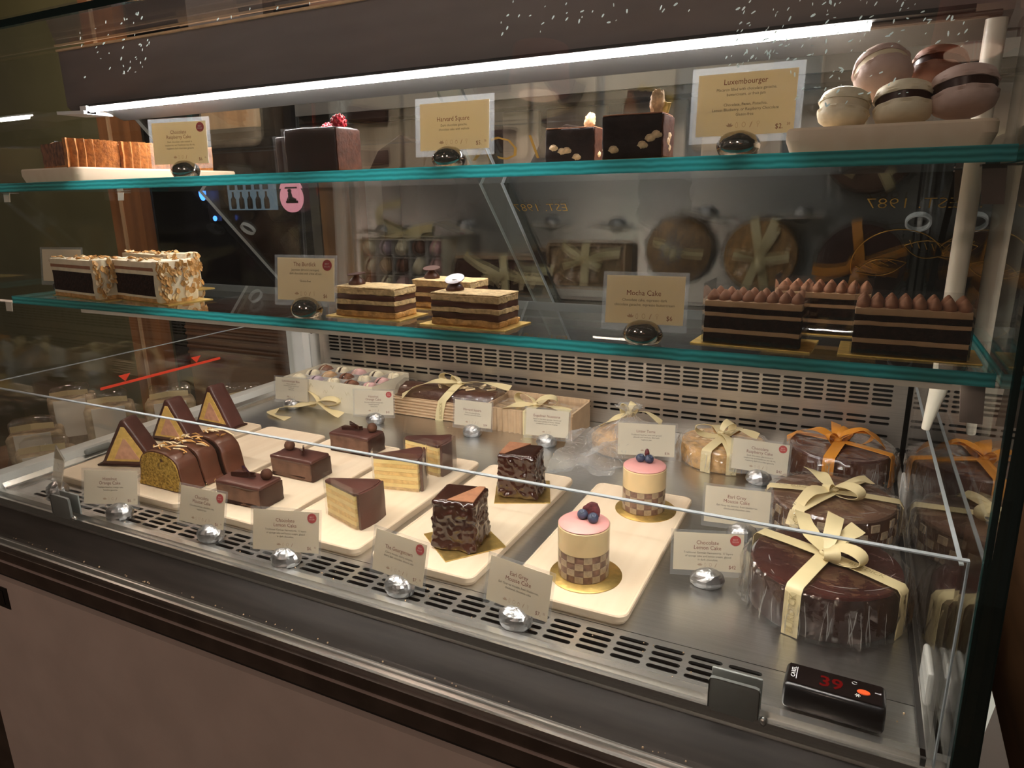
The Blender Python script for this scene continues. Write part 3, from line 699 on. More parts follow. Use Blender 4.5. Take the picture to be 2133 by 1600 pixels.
# back row
card('pale card leaning at the left front of the macaron box', -1.102, 1.112, DECK, 4, ['Luxembourger Box'], ['Macarons filled with', 'chocolate ganache, buttercream', 'or fruit jam', 'Gluten-free'], '', icons=4, w=.088, where='the card before the macaron box')
card('Hazelnut Orange Cake $45 card before the corrugated loaf box', -.864, 1.100, DECK, 18, ['Hazelnut', 'Orange Cake'], ['Flourless hazelnut orange cake,', 'hazelnut ganache', 'Gluten-free'], '$45', '', True, 4, where='the $45 hazelnut card in the back row', w=.083, sdx=-.002)
card('Harvard Square $34 card in front of the loaf box end', -.641, 1.113, DECK, 2, ['Harvard Square'], ['Dark chocolate ganache,', 'chocolate cake with walnuts'], '$34', '', False, 5, where='the $34 square cake card in the back row', w=.080)
card('Engadiner Nusstorte card in front of the small corrugated box', -.486, 1.118, DECK, 6, ['Engadiner Nusstorte'], ['Based on the Swiss specialty. Shortbread', 'filled with a caramel of honey, walnuts,', 'cranberries and a hint of spices.'], '', '', False, 3, where='the nut tart card in the back row', w=.082)
card('Linzer Torte $36 card before the wrapped tarts', -.292, 1.095, DECK, 14, ['Linzer Torte'], ['Traditional Austrian torte with ground', 'almonds and hazelnuts, filled with', 'raspberry jam'], '$36', '', False, 3, where='the $36 tart card in the back row', w=.095, h=.055, sdx=.0)
card('Chocolate Raspberry Cake $42 card beside the orange ribbon cake', -.108, 1.096, DECK, -2, ['Chocolate', 'Raspberry Cake'], ['Dark chocolate cake soaked in', 'raspberries and framboise eau de vie,', 'raspberry dark chocolate ganache'], '$42', '', True, 5, where='the $42 raspberry card', w=.085, sdx=-.001)
card('Earl Grey Mousse Cake $48 card beside the wrapped checkered cake', -.103, .893, DECK, 7, ['Earl Grey', 'Mousse Cake'], ['Earl Grey tea mousse, fresh blueberries,', 'checkered chocolate cake'], '$48', '', False, 6, where='the $48 earl grey card', w=.083, sdx=-.009)
card('Chocolate Lemon Cake $42 card beside the largest wrapped cake', -.123, .758, DECK, 18, ['Chocolate', 'Lemon Cake'], ['Traditional German Herrentorte. 11 layers', 'of sponge cake and lemon cream, glazed', 'in dark chocolate.'], '$42', '', True, 4, where='the $42 chocolate lemon card', w=.080, h=.046)
# lower shelf
card('dim card behind the left flaked wedge on the lower shelf', -1.092, .655, ZL, 8, ['Chocolate Coconut'], ['Coconut buttercream', 'and almonds'], '$6', '', False, 3, where='the dim card at the left of the lower shelf', small='pewter_smooth', metal='polished dark', sz=.8, w=.078, h=.048)
card('The Burdick $6 card on the lower shelf', -.562, .606, ZL, 5, ['The Burdick'], ['Japonaise (almond meringue),', 'dark chocolate with a hint of rum', '', 'Gluten-free'], '$6', '', True, 5, where='the $6 card with red dot on the lower shelf', small='pewter_smooth', metal='polished dark', w=.078, h=.048, sdx=-.001)
card('Mocha Cake $6 card on the lower shelf', -.168, .605, ZL, 5, ['Mocha Cake'], ['Chocolate cake, espresso dark', 'chocolate ganache, espresso buttercream'], '$6', '', False, 5, where='the mocha cake card', small='pewter_smooth', metal='polished dark', w=.070, h=.043, sz=.9)
# upper shelf
t_ = thing('price_card', 'blank white card back standing behind the tart tray', 'price card', (-1.165, .74, ZU), -55, None, -8)
MB().box(-.045, .045, -.0003, .0003, .004, .060).build('paper', 'card', t_); MB().box(-.048, .048, -.0009, .0009, .0, .063).build('clear_sleeve', 'sleeve', t_)
card('Chocolate Raspberry Cake $6.25 card on the upper shelf', -.832, .690, ZU, 10, ['Chocolate', 'Raspberry Cake'], ['Dark chocolate cake soaked in', 'raspberries and framboise eau de vie,', 'raspberry dark chocolate ganache'], '$6.', '25', True, 4, where='the raspberry card on the upper shelf', small='pewter_smooth', metal='polished dark', w=.088, h=.054, sdx=-.006, margin=.005, tilt=-4)
card('Harvard Square $5.75 card on the upper shelf', -.405, .672, ZU, 2, ['Harvard Square'], ['Dark chocolate ganache,', 'chocolate cake with walnuts'], '$5.', '75', False, 6, where='the $5.75 square cake card', small='pewter_smooth', metal='polished dark', w=.083, h=.048, sdx=.007, sz=.95, margin=.0055, tilt=-4)
card('Luxembourger card on the upper shelf beside the macarons', -.106, .672, ZU, 0, ['Luxembourger'], ['Macaron filled with chocolate ganache,', 'buttercream, or fruit jam', '', 'Chocolate, Pecan, Pistachio,', 'Lemon Blueberry, or Raspberry Chocolate', 'Gluten-free'], '$2.', '30', False, 5, where='the card beside the macarons', small='pewter_smooth', metal='polished dark', w=.083, h=.052, sdx=.0035, sz=.95, margin=.0055, tilt=-4)
# ================================================================ wooden boards on the deck
BT = .013
def board(lab, x0, x1, y0, y1, z, rz=0):
    wd, ln = x1-x0, y1-y0
    t = thing('wooden_board', lab, 'board', ((x0+x1)/2, (y0+y1)/2, z), rz, 'pale wooden serving boards')
    rr = .012; poly = []
    for cx_, cy_, a0 in ((wd/2-rr, -ln/2+rr, -90), (wd/2-rr, ln/2-rr, 0), (-wd/2+rr, ln/2-rr, 90), (-wd/2+rr, -ln/2+rr, 180)):
        for k in range(5):
            a = math.radians(a0+90*k/4); poly.append((cx_+rr*math.cos(a), cy_+rr*math.sin(a)))
    mb = MB(); n = len(poly); sc_ = .955
    inner = [(px*sc_, py*(1-(1-sc_)*wd/ln)) for px, py in poly]
    vs = [(px, py, 0) for px, py in inner] + [(px, py, BT*.5) for px, py in poly] + [(px, py, BT-.001) for px, py in poly] + [(px*.985, py*.993, BT+.0005) for px, py in poly] + [(px*.955, py*.98, BT+.0005) for px, py in poly] + [(px*.945, py*.976, BT-.0) for px, py in poly]
    fs = [tuple(range(n-1,-1,-1))]
    for L_ in range(5):
        for i in range(n): fs.append((L_*n+i, L_*n+(i+1) % n, (L_+1)*n+(i+1) % n, (L_+1)*n+i))
    fs.append(tuple(range(5*n, 6*n))); mb.add(vs, fs); mb.build('board_slab', 'board', t, 30)
    return t
for lab, xa, xb in (('pale wooden board under the three triangle cakes', -1.178, -1.040), ('pale wooden board under the sliced loaf', -1.025, -.876), ('pale wooden board under the mousse bars', -.862, -.702), ('pale wooden board under the lemon wedges', -.690, -.542), ('pale wooden board under the two dark bumpy cakes', -.522, -.372), ('pale wooden board under the two pink-topped cakes', -.332, -.184)):
    board(lab, xa, xb, .632, .968, 0)

# ================================================================ triangle cakes
def triangle_cake(lab, x, y, rz):
    t = thing('triangle_cake', lab, 'cake', (x, y, BT), rz, 'chocolate covered triangle cakes')
    W_, H_, D_ = .106, .083, .036
    def tri(s, dz=0): 
        c = H_*.36
        pts = [(-W_/2, 0), (W_/2, 0), (.004, H_), (-.004, H_)]
        return [(px*s, c+(pz-c)*s+dz) for px, pz in pts]
    b = MB().extry(tri(1.0), -D_/2, D_/2); b = refine(b, .012, 3, .0035); fuzz(b, .0006, 90, x*50)
    for v in b.v: v.z = max(v.z, 0)
    b.build('chocolate_coat', 'choc_plum', t, 50)
    s = refine(MB().extry(tri(.74, .002), -D_/2-.0006, D_/2+.0006), .008, 3); fuzz(s, .0004, 260, 3, False); s.build('yellow_sponge', 'sponge_yellow', t, 30)
    s = refine(MB().extry(tri(.44, -.003), -D_/2-.0011, D_/2+.0011), .008, 2); fuzz(s, .0003, 260, 5, False); s.build('pink_centre', 'mousse_pink', t, 30)
    f = refine(MB().box(-W_/2-.004, W_/2+.003, -D_/2-.002, D_/2+.002, 0, .004), .01, 3, .0015); fuzz(f, .0012, 120, 2); f.build('chocolate_foot', 'choc', t, 50)
triangle_cake('triangle cake nearest the front of its board', -1.092, .722, 20)
triangle_cake('triangle cake in the middle of its board', -1.126, .838, 6)
triangle_cake('triangle cake at the back of its board', -1.128, .938, -2)

# ================================================================ hazelnut loaf in three slices
def loaf_prof(s, w_=.112, h_=.063):
    pts = [(-w_/2, 0), (w_/2, 0), (w_/2, .004), (w_/2-.004, .008), (w_/2-.007, .020)]
    for k in range(13):
        a = math.pi*k/12; cx_ = (w_/2-.009)
        pts.append((cx_*math.copysign(abs(math.cos(a))**.75, math.cos(a)), .030+(h_-.030)*math.sin(a)**.85))
    pts += [(-w_/2+.007, .020), (-w_/2+.004, .008), (-w_/2, .004)]
    c = h_*.42
    return [(px*s, max(.0004, c+(pz-c)*s)) for px, pz in pts]
def loaf_slice(lab, y, D_, rz, k, front):
    t = thing('loaf_slice', lab, 'cake', (-.947 + (.006 if k == 2 else 0), y, BT), rz, 'slices of the chocolate hazelnut loaf')
    b = MB().extry(loaf_prof(1.0), -D_/2, D_/2); b = refine(b, .010, 2, .0012); fuzz(b, .0016, 60, k+1)
    for v in b.v: v.z = max(v.z, 0)
    b.build('chocolate_glaze', 'choc_milk', t, 60)
    s = refine(MB().extry(loaf_prof(.93), -D_/2-.0008, D_/2+.0008), .006, 3); fuzz(s, .0008, 300, k, False)
    for v in s.v: v.z = max(v.z, .0006)
    s.build('hazelnut_sponge', 'hazel_sponge' if front else 'choc_sponge', t, 30)  # inner slices take dark sponge, putting the shade of the gaps into colour
    r_ = random.Random(k)
    for q in range(15):
        a = r_.uniform(0, 180); l = r_.uniform(.012, .026)
        o = MB().tube([(-l/2, 0, 0), (0, 0, .0015), (l/2, 0, 0)], [.0007, .0016, .0008], 6).build('almond_sliver', 'almond_pale' if q % 2 else 'almond', t, True)
        px = r_.uniform(-.026, .016) if q < 12 else r_.uniform(.02, .036)
        o.location = (px, r_.uniform(-D_*.42, D_*.42), .0655 - abs(px)**2*9 + q*.0003); o.rotation_euler = (r_.uniform(-.1, .1), .5 if px > .02 else .12, math.radians(a))
    c_ = MB()
    for q in range(26):
        px = r_.choice((-1, 1))*r_.uniform(.050, .057); c_.sphere((px, r_.uniform(-D_/2, D_/2), r_.uniform(.001, .005)), r_.uniform(.0007, .0014), 5, 4)
    c_.build('nut_crumbs', 'crumb_pale', t, True)['kind'] = 'stuff'
loaf_slice('front slice of the chocolate hazelnut loaf, speckled yellow cut face', .681, .036, -1, 0, True)
loaf_slice('middle slice of the chocolate hazelnut loaf', .718, .034, 1, 1, False)
loaf_slice('rear slice of the chocolate hazelnut loaf', .762, .036, -4, 2, False)

# ================================================================ chocolate mousse bars
def mousse_bar(lab, x, y, rz, k):
    t = thing('mousse_bar', lab, 'cake', (x, y, BT), rz, 'chocolate mousse bars')
    b = rblock(.086, .045, .033, .0025, 2); fuzz(b, .0011, 70, k); b.build('mousse_body', 'bar_mousse', t, 60)
    b = rblock(.0875, .0465, .0085, .0035, 2, .0275); fuzz(b, .0012, 90, k+3, False); b.build('chocolate_glaze', 'choc_plum', t, 60)
    b = rblock(.0025, .0462, .031, .001, 2, .0004); fuzz(b, .0012, 160, k+5); o = b.build('dark_end', 'choc', t, 60); o.location = (.0436, 0, 0)
    b = rblock(.086, .045, .009, .002, 1, 0); fuzz(b, .0008, 160, k+8); b.build('sponge_base', 'choc_sponge', t, 60)
    tx = .030 if k != 1 else -.028
    o = MB().sphere((0, 0, 0), .0088, 16, 12, None, lambda d: 1+.06*noise.noise(d*4)).build('truffle', 'choc_mousse' if k else 'choc_cut', t, True); o.location = (tx, .008, .0435)
    for j, (a, ln) in enumerate(((8, .042), (-32, .044)) if k != 1 else ((-40, .048), (-46, .040))):
        o = MB().box(-ln/2, ln/2, -.0014, .0014, -.0034, .0034).build('chocolate_stick', 'choc_gloss', t)
        o.location = (-.008 if k != 1 else .004, .0+j*.006, .0405+j*.003); o.rotation_euler = (0, math.radians(-4 if k != 1 else -14), math.radians(a))
mousse_bar('chocolate mousse bar with truffle, front one of its board', -.787, .690, 2, 0)
mousse_bar('chocolate mousse bar with crossed sticks, middle one of its board', -.788, .801, 0, 1)
mousse_bar('chocolate mousse bar with long stick, rear one of its board', -.775, .930, 0, 2)

# ================================================================ lemon wedges in acetate
def lemon_wedge(lab, x, y, rz, k):
    t = thing('lemon_wedge', lab, 'cake', (x, y, BT), rz, 'chocolate lemon wedges')
    def wedge(s, off=0.0, rim=0.0):      # tip at left, rim at right, cut face to the front
        pts = [(-.036, -.006), (.034, -.026)]
        for j in range(5):
            u = j/4; pts.append((.036+.004*math.sin(math.pi*u), -.022+.050*u))
        pts += [(.030, .031), (-.036, .004)]
        return [(px*s, py*s) for px, py in pts]
    z = .0
    b = refine(MB().prism(wedge(1.0), 0, .005), .006, 2); fuzz(b, .0013, 160, k); b.build('crumb_base', 'crumb_pale', t, 40)
    n = 7; lh = (.049-.005)/n
    for j in range(n):
        b = refine(MB().prism(wedge(.992 if j % 2 else .985), .005+lh*j, .005+lh*(j+1)-.0003), .012, 1); fuzz(b, .0004, 200, k+j, False)
        b.build('lemon_layer', 'lemon_cream' if j % 2 == 0 else 'lemon_sponge', t, 40)
    b = refine(MB().prism(wedge(1.015), .049, .0535), .010, 2, .0012); fuzz(b, .0007, 80, k, False); b.build('chocolate_top', 'choc_plum', t, 50)
    rim = []
    for j in range(5):
        u = j/4; rim.append((.037+.004*math.sin(math.pi*u), -.024+.053*u))
    poly = rim + [(px+.0035, py) for px, py in reversed(rim)]
    b = refine(MB().prism(list(reversed(poly)), 0, .0525), .010, 2); fuzz(b, .0008, 80, k+2); b.build('chocolate_rim', 'choc_plum', t, 50)
    # acetate film along the cut face, folded round the rim
    fp_ = [(-.038, .006), (-.0385, -.0075), (.0345, -.0285), (.042, -.026), (.047, 0.0), (.043, .024)][: (4 if k == 0 else 6)]
    MB().strip([(px, py, .032) for px, py in fp_], [(0, 0, .031)]*len(fp_), .0002).build('acetate_film', 'acetate', t)
lemon_wedge('lemon layer wedge in front of its board, clear film on the cut face', -.610, .705, -2, 0)
lemon_wedge('lemon layer wedge in the middle of its board', -.612, .826, 28, 1)
lemon_wedge('lemon layer wedge at the back of its board, wrapped in tall clear film', -.610, .905, 6, 2)

# ================================================================ dark bumpy cakes on gold squares
def gold_square(lab, x, y, rz, z, w_=.083, d_=.083, notch=True):
    t = thing('gold_board', lab, 'cake board', (x, y, z), rz, 'gold cake boards')
    rblock(w_, d_, .0014, .0004).build('gold_sheet', 'gold', t)
    return t
def bumpy(lab, x, y, rz, k):
    z = BT+.0014
    t = thing('bumpy_cake', lab, 'cake', (x, y, z), rz, 'dark bumpy cakes')
    b = refine(rblock(.058, .056, .068, .005), .0022, 6)
    for v in b.v:
        n = noise.noise(v*150+Vector((k*5, 0, 0))); n2 = noise.noise(v*55+Vector((0, k*3, 0))); n3 = noise.noise(Vector((v.x*120, v.y*120, v.z*30)))
        r_ = Vector((v.x, v.y, 0))
        if r_.length > .012 and v.z < .0655: v += r_.normalized()*(.0026*max(0, n)*2 + .0020*n2 + .0018*n3 + .0040*(1+n2)*max(0, 1-v.z/.012))
        elif v.z >= .0655: v.z += .0006*n2
    for v in b.v: v.z = max(v.z, 0)
    b.build('chocolate_coat', 'choc_gloss', t, 60)
    tri = [(-.008, -.0255), (.0265, -.0255), (.0265, .0235), (.018, .0235)]
    MB().prism(tri, .0675, .0688).build('cocoa_triangle', 'cocoa', t)
    return t
gold_square('square gold board under the front bumpy cake', -.428, .712, -38, BT); bumpy('dark bumpy cake with tan triangle top, front one', -.430, .710, 10, 0)
gold_square('square gold board under the rear bumpy cake', -.424, .884, 24, BT); bumpy('dark bumpy cake with tan triangle top, rear one', -.426, .884, -172, 1)

# ================================================================ pink topped checkered mousse cakes
def pink_cake(lab, dl, x, y, k):
    d = thing('gold_board', dl, 'cake board', (x, y, BT), 0, 'round gold boards')
    MB().lathe([(.0425, 0), (.0430, .0005), (.0430, .0010), (.0425, .0014)], 48).build('gold_disc', 'gold', d, 40)
    t = thing('pink_mousse_cake', lab, 'cake', (x-.004, y+.003, BT+.0014), k*17, 'pink topped mousse cakes')
    R_ = .0302
    MB().lathe([(R_-.0006, 0), (R_-.0006, .034)], 40).build('chocolate_sponge', 'check_dark', t, True)
    # checkered squares set in the sponge
    nb = 18; me = None
    for row in range(4):
        for c in range(nb):
            if (c + row) % 2: continue
            if me is None:
                a = math.pi/nb*.96; h = .0040
                m_ = MB(); vs = []
                for zz_ in (-h, h):
                    for aa in (-a, 0, a): vs += [(R_*math.cos(aa), R_*math.sin(aa), zz_), ((R_-.004)*math.cos(aa), (R_-.004)*math.sin(aa), zz_)]
                m_.add(vs, [(0,2,8,6), (2,4,10,8), (1,7,9,3), (3,9,11,5), (0,6,7,1), (4,5,11,10), (6,8,9,7), (8,10,11,9), (0,1,3,2), (2,3,5,4)]); me = m_.mesh('sponge_square', 'check_light')
            o = link('sponge_square', me, t); o.location = (0, 0, .0045+.0083*row); o.rotation_euler = (0, 0, 2*math.pi*c/nb)
    MB().lathe([(R_, .034), (R_, .0615), (R_-.0015, .063)], 48).build('cream_mousse', 'mousse_cream', t, True)
    MB().lathe([(R_-.0008, .0628), (R_-.0002, .0640), (R_-.0016, .0655), (.004, .0657)], 48).build('pink_glaze', 'pink_glaze', t, 50)
    MB().lathe([(R_+.0006, 0), (R_+.0006, .064)], 48).build('acetate_collar', 'acetate', t, True)
    for q, (bx, by) in enumerate(((-.004, .006), (.0105, .0015)) if k == 0 else ((-.006, .010), (.006, .007))):
        o = MB().sphere((0, 0, 0), (.0066, .0066, .0058), 16, 12).build('blueberry', 'blueberry', t, True); o.location = (bx, by, .0712); o.rotation_euler = (.5, .3*q, 0)
        c_ = MB().lathe([(.0026, .0050), (.0030, .0060), (.0022, .0058), (.0016, .0052)], 10).build('berry_crown', 'blueberry', o, True)
    if k == 0:
        b = MB().lathe([(.0001, -.001), (.0105, -.001), (.0108, .001), (.0001, .002)], 18, RX(80)); fuzz(b, .0018, 200, 2, False)
        o = b.build('dried_berry', 'dry_berry', t, True); o.location = (.006, .0095, .0755)
    else:
        b = MB().sphere((0, 0, 0), (.0035, .0035, .0060), 12, 10, None, lambda d: 1+.25*noise.noise(d*5)); o = b.build('dried_berry', 'dry_berry', t, True); o.location = (.003, .012, .0785)
pink_cake('pink topped mousse cake with checkered base, front one', 'round gold board under the front pink topped cake', -.254, .700, 0)
pink_cake('pink topped mousse cake with checkered base, rear one', 'round gold board under the rear pink topped cake', -.238, .902, 1)

# ================================================================ ribbons and bows
def arc(p0, p1, h, n=12, side=(0, 0, 1)):
    p0, p1, sd = Vector(p0), Vector(p1), Vector(side)
    return [p0.lerp(p1, k/n) + sd*h*math.sin(math.pi*k/n) for k in range(n+1)]
def bow(parent, c, mat, loops, tails, wd=.0085, knot=.007):
    """loops: (azimuth, length, height); tails: list of point lists relative to c"""
    c = Vector(c)
    MB().sphere((0, 0, 0), (knot, knot*.8, knot*.6), 12, 8).build('bow_knot', mat, parent, True).location = c
    for az, ln, hh in loops:
        a = math.radians(az); d = Vector((math.cos(a), math.sin(a), 0)); s_ = Vector((-math.sin(a), math.cos(a), 0)); pts = []; ws = []
        for k in range(21):
            u = k/20; th = 2*math.pi*u
            r_ = ln*(1-math.cos(th))/2; zz_ = hh*.55*math.sin(th)+hh*.35*(1-math.cos(th))/2
            pts.append(c + d*r_ + Vector((0, 0, zz_))); ws.append((s_*math.cos(.5*math.sin(th)) + Vector((0, 0, .4*math.sin(th))))*wd*(.45+.55*math.sin(math.pi*u)))
        MB().strip(pts, ws, .0003).build('bow_loop', mat, parent, True)
    for tl in tails:
        P = [c + Vector(p) for p in tl]; Q = []
        for k in range(len(P)-1):
            for j in range(5): Q.append(P[k].lerp(P[k+1], j/5))
        Q.append(P[-1])
        for _ in range(2): Q = [Q[0]] + [(Q[i-1]+Q[i]*2+Q[i+1])/4 for i in range(1, len(Q)-1)] + [Q[-1]]
        ws = []
        for i, p in enumerate(Q):
            tg = Q[min(i+1, len(Q)-1)]-Q[max(i-1, 0)]; s_ = tg.cross(Vector((0, 0, 1)))
            if s_.length < 1e-6: s_ = Vector((1, 0, 0))
            ws.append((s_.normalized() + Vector((0, 0, .35*math.sin(i*.5))))*wd*(.5+.5*min(1, i/4)))
        MB().strip(Q, ws, .0003).build('bow_tail', mat, parent, True)
def round_ribbon(parent, R_, H_, az, mat, wd=.010, span=(0, 1), lift=.0012, letters=None):
    """ribbon over a round cake along direction az"""
    a = math.radians(az); d = Vector((math.cos(a), math.sin(a), 0)); s_ = Vector((-math.sin(a), math.cos(a), 0)); r = R_+lift; h = H_+lift
    prof = [(-r, .001), (-r-.0005, H_*.4), (-r, h-.006), (-r+.004, h-.001), (-r*.5, h+.001), (0, h+.002), (r*.5, h+.001), (r-.004, h-.001), (r, h-.006), (r+.0005, H_*.4), (r, .001)]
    MB().strip([d*p+Vector((0, 0, z)) for p, z in prof], [s_*wd]*len(prof), .0003).build('ribbon_band', mat, parent, 60)
    if letters:
        st, where, size = letters
        vs, fs = text_geo(st, .004); m = MB()
        if where == 'side':   # down the front side, reading upwards
            for v in vs: pass
            e = -d if d.y > 0 else d
            m.add([e*(r+.0012) + Vector((0, 0, H_*.48 + v.x*size)) + Vector((-e.y, e.x, 0))*(-(v.y-.35)*size)*1.0 for v in vs], fs)
        else:
            m.add([d*(where + v.x*size) + s_*((v.y-.35)*size) + Vector((0, 0, h+.0028)) for v in vs], fs)
        m.build('ribbon_lettering', 'ribbon_ink', parent)

# ================================================================ wrapped whole cakes
def film_shell(R_, H_, k, amp=.0034, n=120):
    r_ = random.Random(k); ph = [r_.uniform(0, 6.28) for _ in range(6)]
    def jit(a, z, j):
        u = z/H_; pleat = sum(abs(math.sin(a*f+ph[i]+u*1.6*(i-2)))*2-1 for i, f in enumerate((5, 9, 14, 21, 27)))/3.2
        return 1 + (amp/R_)*(1.2+pleat*(1.6 if u < .75 else .6))
    prof = [(R_*.97, 0), (R_+.001, .003), (R_+.0015, H_*.3), (R_+.001, H_*.65), (R_+.0005, H_-.004), (R_-.003, H_+.0015), (R_*.7, H_+.0022), (R_*.35, H_+.0020), (.002, H_+.0018)]
    return MB().lathe(prof, n, None, jit)
def crease_glints(parent, R_, H_, k, n=34, top=10):  # whitish strips along the film folds, painted in as highlight lines
    r_ = random.Random(k*31+7); m = MB()
    for q in range(n):
        a = r_.uniform(math.pi*.8, math.pi*2.2); z0 = r_.uniform(.001, H_*.15); z1 = min(H_-.002, z0+r_.uniform(.45, 1.0)*H_); sl = r_.uniform(-.09, .09); rr = R_+.0056; wv_ = r_.uniform(.0002, .0007)
        pts = [((rr)*math.cos(a+sl*u+.006*math.sin(u*7+q)), (rr)*math.sin(a+sl*u+.006*math.sin(u*7+q)), z0+(z1-z0)*u) for u in (0, .25, .5, .75, 1)]
        m.strip(pts, [(-wv_*t*math.sin(a), wv_*t*math.cos(a), 0) for t in (.2, 1, .7, 1, .2)], .0001)
    for q in range(top):
        a = r_.uniform(math.pi*.9, math.pi*2.1); r0_ = R_*r_.uniform(.72, .95); da = r_.uniform(.1, .45); wv_ = r_.uniform(.0002, .0006)
        pts = [(r0_*(1+.05*u)*math.cos(a+da*u), r0_*(1+.05*u)*math.sin(a+da*u), H_+.0030) for u in (0, .33, .66, 1)]
        m.strip(pts, [(wv_*t*math.cos(a), wv_*t*math.sin(a), 0) for t in (.2, 1, 1, .2)], .0001)
    m.build('film_crease_glints', 'crease_glint', parent)['kind'] = 'stuff'
def whole(name, lab, x, y, R_, H_, top, side, rz, k):
    t = thing(name, lab, 'cake', (x, y, 0), rz)
    b = MB().lathe([(R_-.004, 0), (R_-.002, .002), (R_-.001, H_*.5), (R_-.002, H_-.004)], 56); fuzz(b, .0008, 60, k); b.build('cake_side', side, t, True)
    b = MB().lathe([(R_-.002, H_-.004), (R_-.0035, H_-.001), (R_-.007, H_), (R_*.5, H_+.0002), (.003, H_)], 56); fuzz(b, .0008, 40, k+2, False); b.build('cake_top', top, t, True)
    film_shell(R_, H_, k).build('plastic_wrap', 'cello', t, 30); crease_glints(t, R_, H_, k)
    return t
t = whole('wrapped_cake', 'largest wrapped chocolate cake tied with cream ribbon, nearest the front', .0005, .773, .0800, .055, 'choc_maroon', 'choc', 0, 1)
round_ribbon(t, .0835, .058, 72, 'ribbon', .0085, letters=('BURDICK', 'side', .011)); round_ribbon(t, .0835, .058, -26, 'ribbon', .0085, letters=('BURDICK', .045, .009))
bow(t, (.0, -.002, .064), 'ribbon', [(-28, .042, .020), (-70, .020, .014)], [[(0, 0, 0), (-.022, .024, .014), (-.030, .048, .022)], [(0, 0, 0), (.004, .022, .016), (.006, .046, .026)], [(0, 0, 0), (.016, .018, .012), (.030, .040, .018)]], .0088, .007)
t = whole('wrapped_cake', 'wrapped checkered whole cake tied with cream ribbon, behind the largest cake', .001, .979, .0805, .047, 'choc_tan', 'choc_mousse', 0, 2)
for row in range(3):
    for c in range(30):
        if (c+row) % 2: continue
        a = 2*math.pi*c/30
        if math.sin(a) > .35: continue
        o = rblock(.0032, .0125, .0105, .0006).build('checker_square', 'check_light', t); o.location = (.0787*math.cos(a), .0787*math.sin(a), .004+.0125*row); o.rotation_euler = (0, 0, a)
round_ribbon(t, .0835, .050, 62, 'ribbon', .0085, letters=('BURDICK', 'side', .010)); round_ribbon(t, .0835, .050, 4, 'ribbon', .0080, letters=('L.A. BURDICK', -.045, .008))
bow(t, (.0, .0, .056), 'ribbon', [(-35, .042, .018), (215, .012, .01)], [[(0, 0, 0), (-.018, .020, .012), (-.034, .050, .006)], [(0, 0, 0), (-.026, -.028, .006), (-.040, -.060, -.006), (-.044, -.078, -.030)], [(0, 0, 0), (.026, .022, .010), (.044, .044, .004)]], .0085)
t = whole('wrapped_cake', 'wrapped chocolate cake tied with orange ribbon in the rear corner', .004, 1.190, .078, .050, 'choc_plum', 'choc_milk', 0, 3)
round_ribbon(t, .080, .053, 80, 'ribbon_orange', .0085, letters=('BURDICK', 'side', .010)); round_ribbon(t, .080, .053, -22, 'ribbon_orange', .0075, letters=('L.A. BURDICK', .040, .008))
bow(t, (-.004, 0, .058), 'ribbon_orange', [(12, .050, .024), (205, .018, .014), (60, .030, .02)], [[(0, 0, 0), (-.030, .010, .012), (-.060, .012, .004), (-.078, .010, -.012)], [(0, 0, 0), (.034, .006, .022), (.062, .010, .004), (.086, .020, -.040)], [(0, 0, 0), (-.004, .026, .010), (-.006, .050, .012)]], .0080)
# nut tart with cream ribbon
t = whole('wrapped_tart', 'wrapped nutty round tart with cream bow, left of the orange ribbon cake', -.178, 1.178, .072, .036, 'linzer', 'linzer', 0, 4)
r_ = random.Random(11)
for q in range(24):
    a = r_.uniform(0, 6.28); rr = r_.uniform(.01, .062); o = rblock(.009, .006, .0018, .0008).build('almond_flake', 'almond_pale', t); o.location = (rr*math.cos(a), rr*math.sin(a), .0362); o.rotation_euler = (r_.uniform(-.3, .3), r_.uniform(-.3, .3), r_.uniform(0, 3))
round_ribbon(t, .074, .039, 78, 'ribbon', .0085); round_ribbon(t, .074, .039, -70, 'ribbon', .0085, letters=('L.A. BURDICK', 'side', .0075))
bow(t, (-.006, .006, .046), 'ribbon', [(190, .044, .018), (60, .03, .022)], [[(0, 0, 0), (.030, .0, .012), (.062, -.006, .004)], [(0, 0, 0), (.020, -.030, .002), (.034, -.058, -.008), (.036, -.070, -.030)]], .0085)
# tart bunched in crinkled cellophane
t = thing('cellophane_tart', 'round tart gathered in crinkled cellophane with cream bow, back row centre', 'tart', (-.345, 1.170, 0))
b = MB().lathe([(.062, 0), (.066, .003), (.068, .020), (.062, .026), (.035, .034), (.003, .036)], 48); fuzz(b, .001, 60, 3); b.build('tart_body', 'linzer', t, True)
b = MB().lathe([(.070, 0), (.074, .004), (.073, .022), (.060, .034), (.036, .046), (.012, .060), (.006, .068), (.012, .074), (.024, .080)], 60, None, lambda a, z, j: 1+(.03+.018*j)*math.sin(a*(9+j % 3)+j)*math.sin(a*4+1)); fuzz(b, .002, 90, 5); b.build('cellophane_wrap', 'cello_dense', t, 60)
m = MB(); r_ = random.Random(77)
for q in range(90):
    a = r_.uniform(2.6, 6.6); u0 = r_.uniform(0, .6); u1 = min(1, u0+r_.uniform(.15, .5)); pts = []
    for j in range(5):
        u = u0+(u1-u0)*j/4; rr = .077*(1-u)+.010*u + .004*math.sin(q+j); pts.append((rr*math.cos(a+.05*math.sin(j*2+q)), rr*math.sin(a+.05*math.sin(j*2+q)), .006+.062*u**1.3))
    m.strip(pts, [(-.0006*t_*math.sin(a), .0006*t_*math.cos(a), 0) for t_ in (.2, 1, .7, 1, .2)], .0001)
